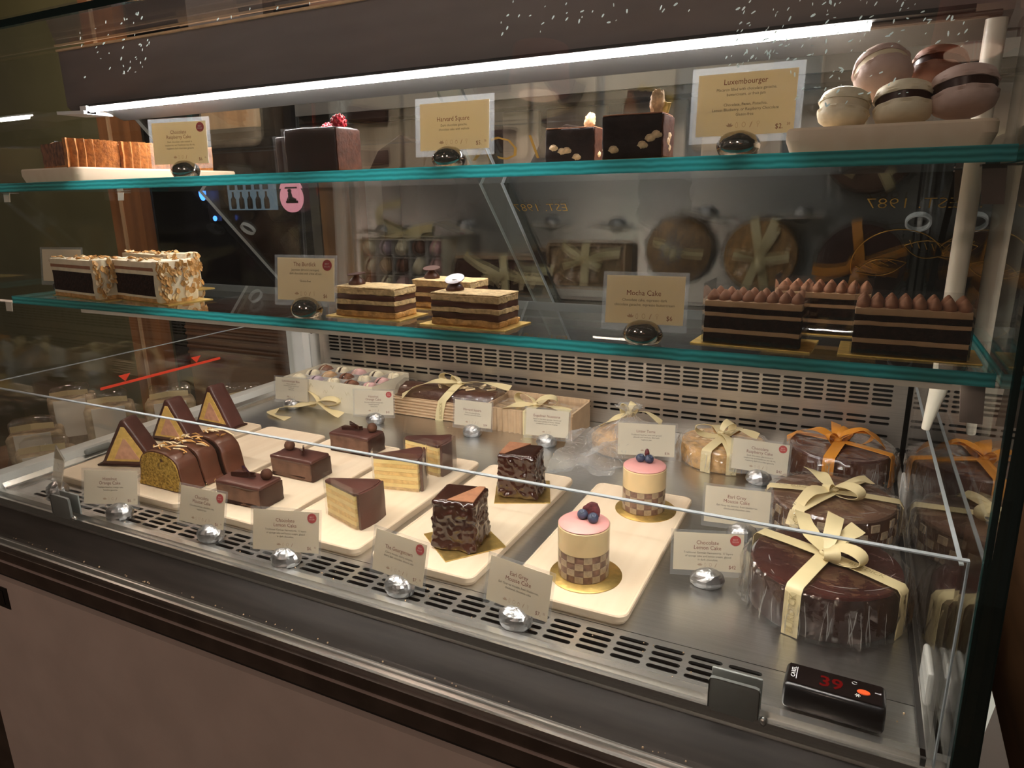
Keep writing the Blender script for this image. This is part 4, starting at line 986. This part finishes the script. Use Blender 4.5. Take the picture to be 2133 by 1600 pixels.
for q in range(70):
    x_, y_ = r_.uniform(-.09, .03), r_.uniform(-.16, -.05); a = r_.uniform(0, 3.14); l_ = r_.uniform(.006, .022); z_ = max(.004, .034-.028*(-y_-.055)/.12+r_.uniform(-.004, .010))
    m.strip([(x_-l_*math.cos(a)/2, y_-l_*math.sin(a)/2, z_), (x_, y_, z_+.002), (x_+l_*math.cos(a)/2, y_+l_*math.sin(a)/2, z_)], [(-.0005*t_*math.sin(a), .0005*t_*math.cos(a), 0) for t_ in (.2, 1, .2)], .0001)
m.build('film_crease_glints', 'crease_glint', t)['kind'] = 'stuff'  # pale strips double as crinkles and painted glints of the cellophane
b = MB()
for j in range(9):
    for i in range(9):
        u, v = i/8, j/8; b.v.append(Vector((-.085+.11*u-.01*v, -.055-.12*v+.03*u, .030-.028*v+.010*math.sin(u*9+v*4)+.008*math.sin(v*11+u*5))))
for j in range(8):
    for i in range(8): b.f.append((j*9+i, j*9+i+1, (j+1)*9+i+1, (j+1)*9+i))
b = refine(b, .008, 2); fuzz(b, .006, 60, 9, False)
for v in b.v: v.z = max(v.z, .0008)
b.build('loose_cellophane', 'cello_dense', t, 60)
bow(t, (.0, .0, .066), 'ribbon', [(70, .018, .022), (160, .016, .02)], [[(0, 0, 0), (.030, .006, .006), (.058, .008, -.014)], [(0, 0, 0), (-.026, -.012, -.010), (-.050, -.016, -.026)]], .0075)

# ================================================================ corrugated loaf box
def wavy_front(x0, x1, y, z0, z1, n, amp, horizontal):
    m = MB(); N = n*6
    if horizontal:
        for k in range(N+1):
            z = z0+(z1-z0)*k/N; d = amp*(math.sin(2*math.pi*k/6)); m.v += [Vector((x0, y-d, z)), Vector((x1, y-d, z)), Vector((x1, y+.004, z)), Vector((x0, y+.004, z))]
    else:
        for k in range(N+1):
            x = x0+(x1-x0)*k/N; d = amp*(math.sin(2*math.pi*k/6)); m.v += [Vector((x, y-d, z0)), Vector((x, y-d, z1)), Vector((x, y+.004, z1)), Vector((x, y+.004, z0))]
    for k in range(N):
        for i in range(4): m.f.append((4*k+i, 4*k+(i+1) % 4, 4*k+4+(i+1) % 4, 4*k+4+i))
    m.f.append((0,1,2,3)); e = 4*N; m.f.append((e,e+1,e+2,e+3)); return m
t = thing('boxed_loaf', 'long chocolate loaf in a corrugated box with cream bow, back row', 'cake', (-.748, 1.170, 0))
wavy_front(-.123, .123, 0, .001, .040, 6, .0022, True).build('corrugated_front', 'corrugated', t, 60)
MB().box(-.123, .123, .084, .088, 0, .040).build('box_back', 'corrugated', t)
for sx in (-1, 1): MB().box(min(sx*.123, sx*.119), max(sx*.123, sx*.119), .003, .084, 0, .040).build('box_end', 'corrugated', t)
MB().box(-.119, .119, .003, .084, 0, .003).build('box_floor', 'corrugated', t)
b = MB().extr([(.008, .003), (.080, .003), (.080, .045), (.070, .058), (.044, .064), (.018, .058), (.008, .045)], -.115, .115); b = refine(b, .012, 3, .004); fuzz(b, .0022, 60, 4); b.build('loaf_cake', 'choc_milk', t, 60)
r_ = random.Random(5)
for q in range(22):
    o = rblock(.020, .006, .0015, .0006).build('almond_flake', 'almond_pale', t); o.location = (r_.uniform(-.02, .10), r_.uniform(.028, .062), .0635+r_.uniform(0, .002)); o.rotation_euler = (r_.uniform(-.4, .4), r_.uniform(-.2, .2), r_.uniform(0, 3))
b = MB().extr([(.004, .004), (.084, .004), (.084, .048), (.074, .062), (.044, .070), (.014, .062), (.004, .048)], -.1185, .1185); b = refine(b, .02, 2); fuzz(b, .0012, 50, 6); b.build('clear_lid', 'cello', t, 50)
MB().strip([(-.004, -.0022, .0), (.0, -.0025, .022), (.006, -.002, .043), (.016, .010, .058), (.024, .030, .0705), (.026, .044, .072), (.024, .08, .062)], [(.0095, 0, 0)]*7, .0003).build('ribbon_band', 'ribbon', t, 60)
vs, fs = text_geo('BURDICK', .004)
MB().add([(.002+.0005*(v.x)-(v.y-.35)*.010, -.0035, .022+v.x*.0085) for v in vs], fs).build('ribbon_lettering', 'ribbon_ink', t)
bow(t, (.024, .040, .074), 'ribbon', [(170, .050, .020), (150, .022, .014)], [[(0, 0, 0), (-.050, -.016, .004), (-.095, -.034, -.012), (-.115, -.046, -.030)], [(0, 0, 0), (.055, .006, .006), (.115, .008, -.002)]], .0090)
# small corrugated nut box
t = thing('boxed_nut_tart', 'square corrugated box of nut tart with cream bow, back row', 'cake', (-.543, 1.158, 0))
wavy_front(-.092, .092, 0, 0, .047, 15, .0026, False).build('corrugated_front', 'corrugated', t, 60)
wavy_front(-.092, .092, .094, 0, .056, 17, .0012, False).build('corrugated_back', 'corrugated', t, 60)
for sx in (-1, 1): MB().box(min(sx*.092, sx*.088), max(sx*.092, sx*.088), .004, .094, 0, .052).build('box_end', 'corrugated', t)
MB().box(-.088, .088, .004, .094, 0, .003).build('box_floor', 'corrugated', t)
b = rblock(.172, .084, .040, .006, 3, .003); fuzz(b, .003, 60, 3); o = b.build('nut_tart', 'walnut', t, 60); o.location = (0, .049, 0)
MB().box(-.088, .088, .004, .094, .0465, .0475).build('clear_lid', 'cello', t)
MB().strip([(.0, -.0024, 0), (.0, -.0024, .025), (0, -.002, .047), (0, .02, .0495), (0, .05, .050), (0, .09, .053)], [(.0095, 0, 0)]*6, .0003).build('ribbon_band', 'ribbon', t, 60)
bow(t, (.0, .036, .053), 'ribbon', [(165, .048, .022), (20, .044, .020)], [[(0, 0, 0), (-.034, -.018, .0), (-.056, -.034, -.006)], [(0, 0, 0), (.040, -.012, .004), (.080, -.016, -.002)]], .0088)

# ================================================================ macaron box
t = thing('macaron_box', 'cream paper box with dividers and cream bow, left end of the back row', 'box', (-1.013, 1.130, 0))
BW, BD, BH = .246, .135, .066
MB().box(-BW/2, BW/2, 0, BD, 0, .003).build('box_floor', 'box_paper', t)
for nm, a in (('box_front', (-BW/2, BW/2, 0, .003, .003, BH)), ('box_back', (-BW/2, BW/2, BD-.003, BD, .003, BH)), ('box_side', (-BW/2, -BW/2+.003, .003, BD-.003, .003, BH)), ('box_side', (BW/2-.003, BW/2, .003, BD-.003, .003, BH))):
    MB().box(*a).build(nm, 'box_paper', t)
for k in range(1, 5): MB().box(-BW/2+BW*k/5-.0006, -BW/2+BW*k/5+.0006, .003, BD-.003, .024, .062).build('divider', 'divider', t)
for k in range(1, 3): MB().box(-BW/2+.003, BW/2-.003, BD*k/3-.0006, BD*k/3+.0006, .024, .0615).build('divider', 'divider', t)
MB().box(-BW/2, BW/2, 0, BD, BH, BH+.0006).build('clear_lid', 'lid_film', t)
MB().box(-BW/2+.003, BW/2-.003, .003, BD-.003, .026, .030).build('tray_floor', 'divider', t)
sq = MB()
r_ = random.Random(9)
for q in range(12):
    px, pz = -.11+.02*q, r_.uniform(.028, .058); pts = [(px+.0022*j, -.0003, pz+.004*math.sin(j*1.7+q)) for j in range(6)]
    sq.strip(pts, [(0, 0, .0003)]*6, .0002)
sq.build('printed_script', 'ribbon_ink', t)
def macaron_mesh():
    d = {}
    for c in ('mac_cream', 'mac_pink', 'mac_brown', 'mac_lilac', 'mac_tan', 'mac_green', 'mac_dusk'):
        prof = [(.0150, .0030), (.0205, .0030), (.0212, .0045), (.0202, .0060), (.0205, .0070), (.0190, .0110), (.0140, .0142), (.006, .0155), (.001, .0157)]
        def frill(a, z, j): return 1+(.03*math.sin(a*31+z*2000) if 1 <= j <= 3 else 0)
        d[c] = MB().lathe(prof, 40, None, frill).mesh('macaron_shell', c, True)
    d['f1'] = MB().lathe([(.016, -.0034), (.0195, -.0028), (.0198, .0028), (.016, .0034)], 28).mesh('filling', 'choc', True)
    d['f2'] = MB().lathe([(.016, -.0034), (.0195, -.0028), (.0198, .0028), (.016, .0034)], 28).mesh('filling', 'butter_cream', True)
    return d
MM = macaron_mesh()
def macaron(lab, loc, rot, colr, fill, grp, s=1.0):
    m = thing('macaron', lab, 'macaron', loc, 0, grp); m.rotation_euler = rot; m.scale = (s, s, s)
    a = link('macaron_shell', MM[colr], m); b = link('macaron_shell', MM[colr], m); b.rotation_euler = (math.pi, 0, 0)
    link('filling', MM[fill], m); return m
cols = [['mac_cream', 'mac_lilac', 'mac_cream', 'mac_brown', 'mac_pink'], ['mac_cream', 'mac_tan', 'mac_brown', 'mac_cream', 'mac_pink'], ['mac_brown', 'mac_cream', 'mac_pink', 'mac_cream', 'mac_cream']]
cn_ = {'mac_cream': 'cream', 'mac_lilac': 'lilac', 'mac_brown': 'brown', 'mac_pink': 'pink', 'mac_tan': 'tan'}
rown = ('front', 'middle', 'rear'); coln = ('first', 'second', 'third', 'fourth', 'fifth')
for j in range(3):
    for i in range(5):
        s_ = .92
        macaron('%s macaron in the paper box, %s row, %s from the left' % (cn_[cols[j][i]], rown[j], coln[i]), (-1.013-BW/2+BW*(i+.5)/5, 1.130+BD*(j+.5)/3, .030+.0213*s_), (math.pi/2, 0, math.radians(90+12*((i*7+j*3) % 5-2))), cols[j][i], 'f1' if (i+j) % 2 else 'f2', 'macarons in the paper box', s_)
bow(t, (-.018, -.010, .020), 'ribbon', [(165, .060, .026), (5, .055, .016)], [[(0, 0, 0), (-.050, -.016, -.008), (-.092, -.030, -.016), (-.085, -.062, -.0185), (-.02, -.075, -.0185)], [(0, 0, 0), (.035, -.010, -.010), (.075, -.016, -.016)]], .0095, .006)

# ================================================================ thermometer on the deck
t = thing('thermometer', 'black digital thermometer display lying on the front of the steel deck', 'thermometer', (.019, .590, .004), -1.5)
b = rblock(.082, .036, .024, .005, 0, 0, 3)
for v in b.v:
    if v.z > .012: v.y += .003; 
b.build('display_body', 'thermo_body', t, 40)
s_ = MB().box(-.038, .037, -.0105, .0165, .0241, .0246).build('face_plate', 'thermo_screen', t)
a = MB(); vs, fs = text_geo('39', .02); a.add([(v.x*.020-.003, -.0065+v.y*.020+.002, .0249) for v in vs], fs); a.build('red_digits', 'digit', s_)
o = MB().lathe([(.0042, 0), (.0038, .0008)], 20).build('orange_button', 'button_orange', t, True); o.location = (.023, .0015, .0245); o.scale = (1.3, .8, 1)
a = MB(); vs, fs = text_geo('CAREL', .006); a.add([(-.0325-(v.y)*.0050, .004+v.x*.0052, .0250) for v in vs], fs)
a.strip([(-.0312, -.005, .0250), (-.0312, .012, .0250)], [(.0003, 0, 0)]*2, .0001); a.build('maker_lettering', 'ink_white', t)
a = MB()
for k in range(14):
    aa, bb = 2*math.pi*k/16+.5, 2*math.pi*(k+1)/16+.5
    a.strip([(.0155+.0020*math.cos(aa), .011+.0018*math.sin(aa), .0250), (.0155+.0020*math.cos(bb), .011+.0018*math.sin(bb), .0250)], [(.0002, .0002, 0)]*2, .0001)
for k in range(3):
    aa = math.pi*k/3; a.strip([(.0185-.0022*math.cos(aa), -.005-.0022*math.sin(aa), .0250), (.0185+.0022*math.cos(aa), -.005+.0022*math.sin(aa), .0250)], [(.0003*math.sin(aa), -.0003*math.cos(aa), 0)]*2, .0001)
vs, fs = text_geo('cool', .004); a.add([(.034+v.x*.0028, .004+v.y*.0028, .0250) for v in vs], fs)
a.build('panel_symbols', 'ink_white', t)

# crumbs scattered on the rim and in the glass track
cr = MB(); r_ = random.Random(21)
for q in range(60):
    cr.sphere((r_.uniform(-1.15, .08), r_.uniform(.575, .63), .0006), r_.uniform(.0004, .0011), 5, 4)
for q in range(70):
    cr.sphere((r_.uniform(-1.1, .0), r_.uniform(.5135, .517), -.0325), r_.uniform(.0005, .0014), 5, 4)
for q in range(25): cr.sphere((r_.uniform(-.9, .06), r_.uniform(1.04, 1.15), .0006), r_.uniform(.0005, .0012), 5, 4)
o = cr.build('cake_crumbs', 'crumb_dust', None, True); tag(o, 'tiny pale cake crumbs scattered over the steel deck and glass track', 'crumbs'); o['kind'] = 'stuff'
# ================================================================ lower shelf
def flaked_wedge(lab, x, y, rz, k):
    t = thing('flaked_wedge', lab, 'cake', (x, y, ZL), rz, 'wedges coated with almond flakes')
    L_, Wd = .128, .056
    def poly(s=1.0, ex=0.0):
        pts = [(-L_/2, -Wd*.5), (L_/2-.006, -Wd*.5), (L_/2+ex, -Wd*.35), (L_/2+.001+ex, Wd*.1), (L_/2-.010+ex, Wd*.5), (-L_/2, -Wd*.3)]
        return [(a*s, b*s) for a, b in pts]
    lay = [('crumb', 0, .005), ('butter_cream', .005, .0080), ('choc_sponge', .0080, .036), ('butter_cream', .036, .041), ('cocoa', .041, .0455), ('butter_cream', .0455, .053)]
    for j, (m, a, b) in enumerate(lay):
        q = refine(MB().prism(poly(1.0 if m != 'choc_sponge' else .985), a, b), .008, 2); fuzz(q, .0006, 200, k+j, False)
        for v in q.v: v.z = max(v.z, 0)
        q.build({'crumb': 'crumb_base', 'butter_cream': 'cream_layer', 'choc_sponge': 'dark_sponge', 'cocoa': 'mousse_layer'}[m], m, t, 40)
    rim = [(L_/2-.005, -Wd*.51), (L_/2, -Wd*.37), (L_/2+.001, Wd*.1), (L_/2-.010, Wd*.51)]
    po = rim + [(a-.010 if i else a-.010, b) for i, (a, b) in reversed(list(enumerate(rim)))]
    q = refine(MB().prism(po, 0, .0545), .006, 2, .001); fuzz(q, .0015, 120, k); 
    for v in q.v: v.z = max(v.z, 0)
    q.build('cream_rim', 'butter_cream', t, 50)
    r_ = random.Random(k+40); me = [MB().prism([((.0046+.0012*math.sin(q_*2.1+i_))*math.cos(math.pi*2*q_/5), .0033*math.sin(math.pi*2*q_/5)) for q_ in range(5)], 0, .0008).mesh('almond_flake', m) for i_, m in enumerate(('almond', 'almond_pale', 'crumb', 'almond'))]
    for q in range(95):
        o = link('almond_flake', me[q % 4], t)
        u = r_.random(); i = min(2, int(u*3)); f = u*3-i; px = rim[i][0]*(1-f)+rim[i+1][0]*f; py = rim[i][1]*(1-f)+rim[i+1][1]*f
        o.location = (px+.0015, py, r_.uniform(.004, .052)); o.rotation_euler = (r_.uniform(-.4, .4), math.pi/2+r_.uniform(-.5, .5), r_.uniform(-.4, .4))
    for q in range(26):
        o = link('almond_flake', me[q % 4], t); u = r_.random(); wv_ = .006+u*.044
        o.location = (-L_/2+.008+u*(L_-.02), -Wd*.5+.002+r_.uniform(0, wv_), .0535+r_.uniform(0, .0025)); o.rotation_euler = (r_.uniform(-.5, .5), r_.uniform(-.5, .5), r_.uniform(0, 3))
    g = thing('gold_board', 'thin gold sheet under the %s flaked wedge on the lower shelf' % ('left', 'front right', 'rear')[k], 'cake board', (x+.004, y, ZL-.0005), rz, 'gold sheets on the lower shelf')
    g.location.z = ZL; t.location.z = ZL+.0010; MB().box(-L_/2-.006, L_/2+.012, -.032, .032, 0, .0010).build('gold_sheet', 'gold_dark', g)
flaked_wedge('chocolate cake wedge with almond flakes, leftmost on the lower shelf', -.985, .638, -7, 0)
flaked_wedge('chocolate cake wedge with almond flakes, front one beside it on the lower shelf', -.868, .646, -8, 1)
flaked_wedge('chocolate cake wedge with almond flakes, rear one on the lower shelf', -.968, .738, -9, 2)
def layered_bar(lab, gl, x, y, rz, k):
    g = thing('gold_board', gl, 'cake board', (x, y, ZL), rz, 'gold boards on the lower shelf')
    rblock(.104, .056, .0014, .0004).build('gold_sheet', 'gold', g)
    t = thing('layered_bar', lab, 'cake', (x, y, ZL+.0014), rz, 'layered meringue bars')
    for j, (nm, m, a, b) in enumerate((('meringue_layer', 'crumb', 0, .0065), ('chocolate_layer', 'choc_mousse', .0063, .0135), ('meringue_layer', 'crumb_pale', .0133, .0185), ('chocolate_layer', 'choc_milk', .0183, .0250), ('meringue_layer', 'crumb_pale', .0248, .0315))):
        q = rblock(.0815 if j % 2 else .083, .0415 if j % 2 else .0425, b-a, .0008, 3, a, 1); fuzz(q, .0015, 190, k*7+j, j == 0); q.build(nm, m, t, 40)
    q = rblock(.083, .0425, .0020, .0008, 3, .0312, 1); fuzz(q, .0008, 260, k+3, False); q.build('crumb_top', 'crumb_pale', t, 40)
    cx_ = -.026 if k != 2 else -.024
    o = MB().lathe([(.0095, 0), (.0098, .002), (.0075, .006), (.0035, .0095), (.0030, .012)], 20).build('chocolate_drop', 'choc_milk', t, True); o.location = (cx_, 0, .0328)
    o = MB().lathe([(.0105, 0), (.0105, .0007)], 24).build('chocolate_disc', 'choc_plum', t); o.location = (cx_, 0, .0328+.0120); o.rotation_euler = (math.radians((4, 10, 24)[k]), math.radians((-3, 3, 4)[k]), 0)
layered_bar('layered meringue bar with disc on top, left one', 'gold board under the left layered bar', -.490, .641, -1, 0)
layered_bar('layered meringue bar with disc on top, rear one', 'gold board under the rear layered bar', -.440, .722, -2, 1)
layered_bar('layered meringue bar with lilac disc, right front one', 'gold board under the right layered bar', -.356, .632, -3, 2)
def piped_cake(lab, gl, x, y, rz, k):
    g = thing('gold_board', gl, 'cake board', (x, y, ZL), rz, 'gold boards under the mocha slices')
    rblock(.100, .056, .0014, .0004).build('gold_sheet', 'gold_dark', g)
    t = thing('mocha_slice', lab, 'cake', (x, y, ZL+.0014), rz, 'mocha slices with piped tops')
    for j, (nm, m, a, b) in enumerate((('dark_sponge', 'choc_sponge', 0, .009), ('mocha_cream', 'mac_tan', .009, .0130), ('dark_sponge', 'choc_sponge', .0130, .0235), ('mocha_cream', 'mac_tan', .0235, .0270), ('dark_sponge', 'choc_sponge', .0270, .0320), ('mocha_cream', 'mac_tan', .0320, .0375))):
        q = rblock(.0805, .0435, b-a, .0004, 3, a, 1); fuzz(q, .0006, 150, k*5+j, j == 0); q.build(nm, m, t, 40)
    me = None
    for i in range(8):
        for j in range(2):
            if me is None:
                r_ = MB().lathe([(.0050, 0), (.0054, .0016), (.0046, .0042), (.0026, .0070), (.0008, .0090)], 14); me = r_.mesh('piped_peak', 'cocoa', True)
            o = link('piped_peak', me, t); o.location = (-.0350+.0100*i, -.0115+.022*j, .0372); o.scale = (1, 1.85, 1)
    MB().strip([(-.0415, .020, .0265), (-.0415, -.0228, .0265), (.0415, -.0228, .0265), (.0415, .020, .0265)], [(0, 0, .0260)]*4, .0002).build('acetate_film', 'acetate', t)
piped_cake('mocha slice with piped cocoa top, left front one', 'gold board under the left mocha slice', -.076, .640, -4, 0)
piped_cake('mocha slice with piped cocoa top, rear one', 'gold board under the rear mocha slice', -.026, .722, -2, 1)
piped_cake('mocha slice with piped cocoa top, right front one', 'gold board under the right mocha slice', .0425, .640, -1, 2)

# ================================================================ upper shelf
def tray(lab, x0, x1, y0, y1, z): return board(lab, x0, x1, y0, y1, z)
tl = tray('pale wooden board with tart slices on the upper shelf', -1.158, -1.018, .658, .955, ZU)
tr_ = tray('wooden board with macarons on the upper shelf', -.066, .086, .657, .955, ZU)
for o in (tl, tr_): o.scale = (1, 1, 1.45)
TZ = ZU + (BT)*1.45
def tart_slice(lab, x, y, rz, k):
    t = thing('tart_slice', lab, 'tart', (x, y, TZ), rz, 'fluted tart slices')
    R_ = .118; half = math.radians(21); H_ = .041; nf = 7
    arcp = []
    for j in range(nf*6+1):
        a = -half + 2*half*j/(nf*6); r = R_+.0042*math.cos(2*math.pi*j/6); arcp.append((r*math.cos(a)-R_, r*math.sin(a)))
    inn = [((R_-.010)*math.cos(-half+2*half*j/12)-R_, (R_-.010)*math.sin(-half+2*half*j/12)) for j in range(13)]
    q = MB(); n = len(arcp)
    po = arcp + list(reversed([((R_-.008)*math.cos(-half+2*half*j/12)-R_, (R_-.008)*math.sin(-half+2*half*j/12)) for j in range(13)]))
    q.prism(po, 0, H_); q = refine(q, .008, 1); fuzz(q, .0010, 150, k)
    for v in q.v:
        v.z = max(v.z, 0)
        if v.z < .004: v.x -= .002
    q.build('fluted_crust', 'tart_crust', t, 40)
    q = refine(MB().prism([(-R_+.006, 0)] + inn, .004, H_-.004), .010, 2); fuzz(q, .0016, 90, k+2, False); q.build('tart_filling', 'tart_fill', t, 40)
    q = refine(MB().prism([(-R_+.004, 0)] + inn, 0, .004), .010, 2); q.build('crust_base', 'tart_crust', t, 40)
    r_ = random.Random(k)
    for i in range(12):
        o = MB().sphere((0, 0, 0), (.006, .004, .0016), 8, 6).build('almond_flake', 'almond', t, True); u = r_.uniform(.3, .9); o.location = (-R_+u*R_, r_.uniform(-.3, .3)*u*R_*half*2, H_-.003); o.rotation_euler = (r_.uniform(-.3, .3), r_.uniform(-.3, .3), r_.uniform(0, 3))
tart_slice('fluted tart slice nearest the front of the upper board', -1.032, .702, 6, 0)
tart_slice('fluted tart slice in the middle of the upper board', -1.032, .790, 4, 1)
tart_slice('fluted tart slice at the back of the upper board', -1.032, .878, 4, 2)
def rasp_bar(lab, x, y, rz, k):
    t = thing('raspberry_bar', lab, 'cake', (x, y, ZU+.001), rz, 'dark raspberry bars')
    q = rblock(.081, .044, .050, .0022, 3); fuzz(q, .0010, 60, k); q.build('chocolate_body', 'choc', t, 60)
    q = rblock(.0022, .0442, .047, .0008, 3, .001); fuzz(q, .0009, 200, k+1); o = q.build('cut_side', 'choc_cut', t, 40); o.location = (.0402, 0, 0)
    MB().strip([(-.0425, .01, .026), (-.0425, -.0236, .026), (.0405, -.0236, .026)], [(0, 0, .025)]*3, .0002).build('acetate_film', 'acetate', t)
    b = MB(); r_ = random.Random(k)
    o = MB().sphere((0, 0, 0), (.0085, .0085, .0088), 12, 10).build('raspberry', 'raspberry', t, True); o.location = ((.022 if k == 0 else .028), (.008), .0572)
    for i in range(44):
        zz_ = 1-2*(i+.5)/44; a = i*2.39996; rr = math.sqrt(1-zz_*zz_); p = Vector((rr*math.cos(a)*.0085, rr*math.sin(a)*.0085, zz_*.0088)); b.sphere(p, .0018, 7, 5)
    b.build('drupelets', 'raspberry', o, True)
    g = thing('gold_board', 'gold sheet under ' + lab, 'cake board', (x, y, ZU), rz, 'gold sheets on the upper shelf'); MB().box(-.046, .048, -.026, .028, 0, .001).build('gold_sheet', 'gold_dark', g)
rasp_bar('dark chocolate bar topped with a raspberry, front one', -.604, .704, 0, 0)
rasp_bar('dark chocolate bar topped with a raspberry, rear one', -.688, .776, 0, 1)
def walnut_square(lab, x, y, rz, k):
    t = thing('walnut_square', lab, 'cake', (x, y, ZU+.0012), rz, 'walnut chocolate squares')
    q = rblock(.059, .042, .040, .0015, 3); fuzz(q, .0012, 120, k); q.build('chocolate_body', 'choc_dark', t, 50)
    q = rblock(.058, .041, .0012, .0004, 2, .0398); fuzz(q, .0006, 200, k, False); q.build('cocoa_dusting', 'cocoa', t, 40)
    q = rblock(.0020, .0415, .038, .0006, 3, .001); fuzz(q, .0011, 200, k+4); o = q.build('cut_side', 'choc_cut', t, 40); o.location = (.0298, 0, 0)
    r_ = random.Random(k+2)
    for i in range(7):
        o = MB().sphere((0, 0, 0), (.0055, .0020, .0035), 9, 7, None, lambda d: 1+.3*noise.noise(d*3)).build('nut_piece', 'walnut', t, True)
        if i < 4: o.location = (r_.uniform(-.02, .026), -.0208, r_.uniform(.008, .022))
        else: o.location = (.0303, r_.uniform(-.014, .014), r_.uniform(.006, .030)); o.rotation_euler = (0, 0, math.pi/2)
    sc_ = (.0065, .0040, .0095) if k else (.0072, .0048, .0125)
    b = MB().sphere((0, 0, 0), sc_, 20, 16, None, lambda d: 1+.28*noise.noise(d*3.2+Vector((k*3, 0, 0)))+.12*noise.noise(d*8)); o = b.build('walnut_half', 'walnut' if k else 'walnut', t, True)
    o.location = (.016 if k else .018, .002, .0405+sc_[2]*.82); o.rotation_euler = (0, .25 if k else .05, 0)
    if k == 0:
        q = rblock(.006, .0012, .010, .0004, 2); fuzz(q, .001, 300, 2, False); o = q.build('gold_flake', 'gold', t); o.location = (.0262, .001, .0415); o.rotation_euler = (0, .2, .3)
    g = thing('gold_board', 'gold paper under ' + lab, 'cake board', (x+.003, y, ZU), rz, 'gold papers on the upper shelf'); MB().box(-.036, .040, -.026, .026, 0, .0012).build('gold_sheet', 'gold_dark', g)
walnut_square('dark walnut chocolate square, front right one with gold flake', -.206, .700, 0, 0)
walnut_square('dark walnut chocolate square, rear left one', -.307, .795, 0, 1)
GM = 'macarons on the upper board'
S_ = 1.08
macaron('pale cream macaron at the left of the upper board', (-.024, .690, TZ+.0165), (-.25, .15, .2), 'mac_cream', 'f2', GM, .98)
macaron('beige macaron in the middle front of the upper board', (.020, .690, TZ+.0172), (-.30, -.05, 0), 'mac_cream', 'f1', GM, 1.06)
macaron('dusky pink macaron at the right of the upper board', (.0615, .690, TZ+.0235), (-.30, .05, .4), 'mac_dusk', 'f1', GM, 1.14)
macaron('dusky macaron leaning on top of the others', (.002, .716, TZ+.046), (-.75, -.1, .2), 'mac_dusk', 'f2', GM, 1.08)
macaron('dark brown macaron at the back of the macaron pile', (.045, .738, TZ+.047), (-.45, .1, 0), 'mac_brown', 'f1', GM, 1.05)
# brown side cabinet beyond the right end
cb = thing('side_cabinet', 'dark brown wooden cabinet beyond the right glass end', 'cabinet', (.60, 1.0, -.9))
rblock(.72, 1.0, .95, .004).build('cabinet_body', 'wood_brown', cb); MB().box(-.37, .37, -.51, .51, .95, .975).build('cabinet_top', 'wood_brown', cb)
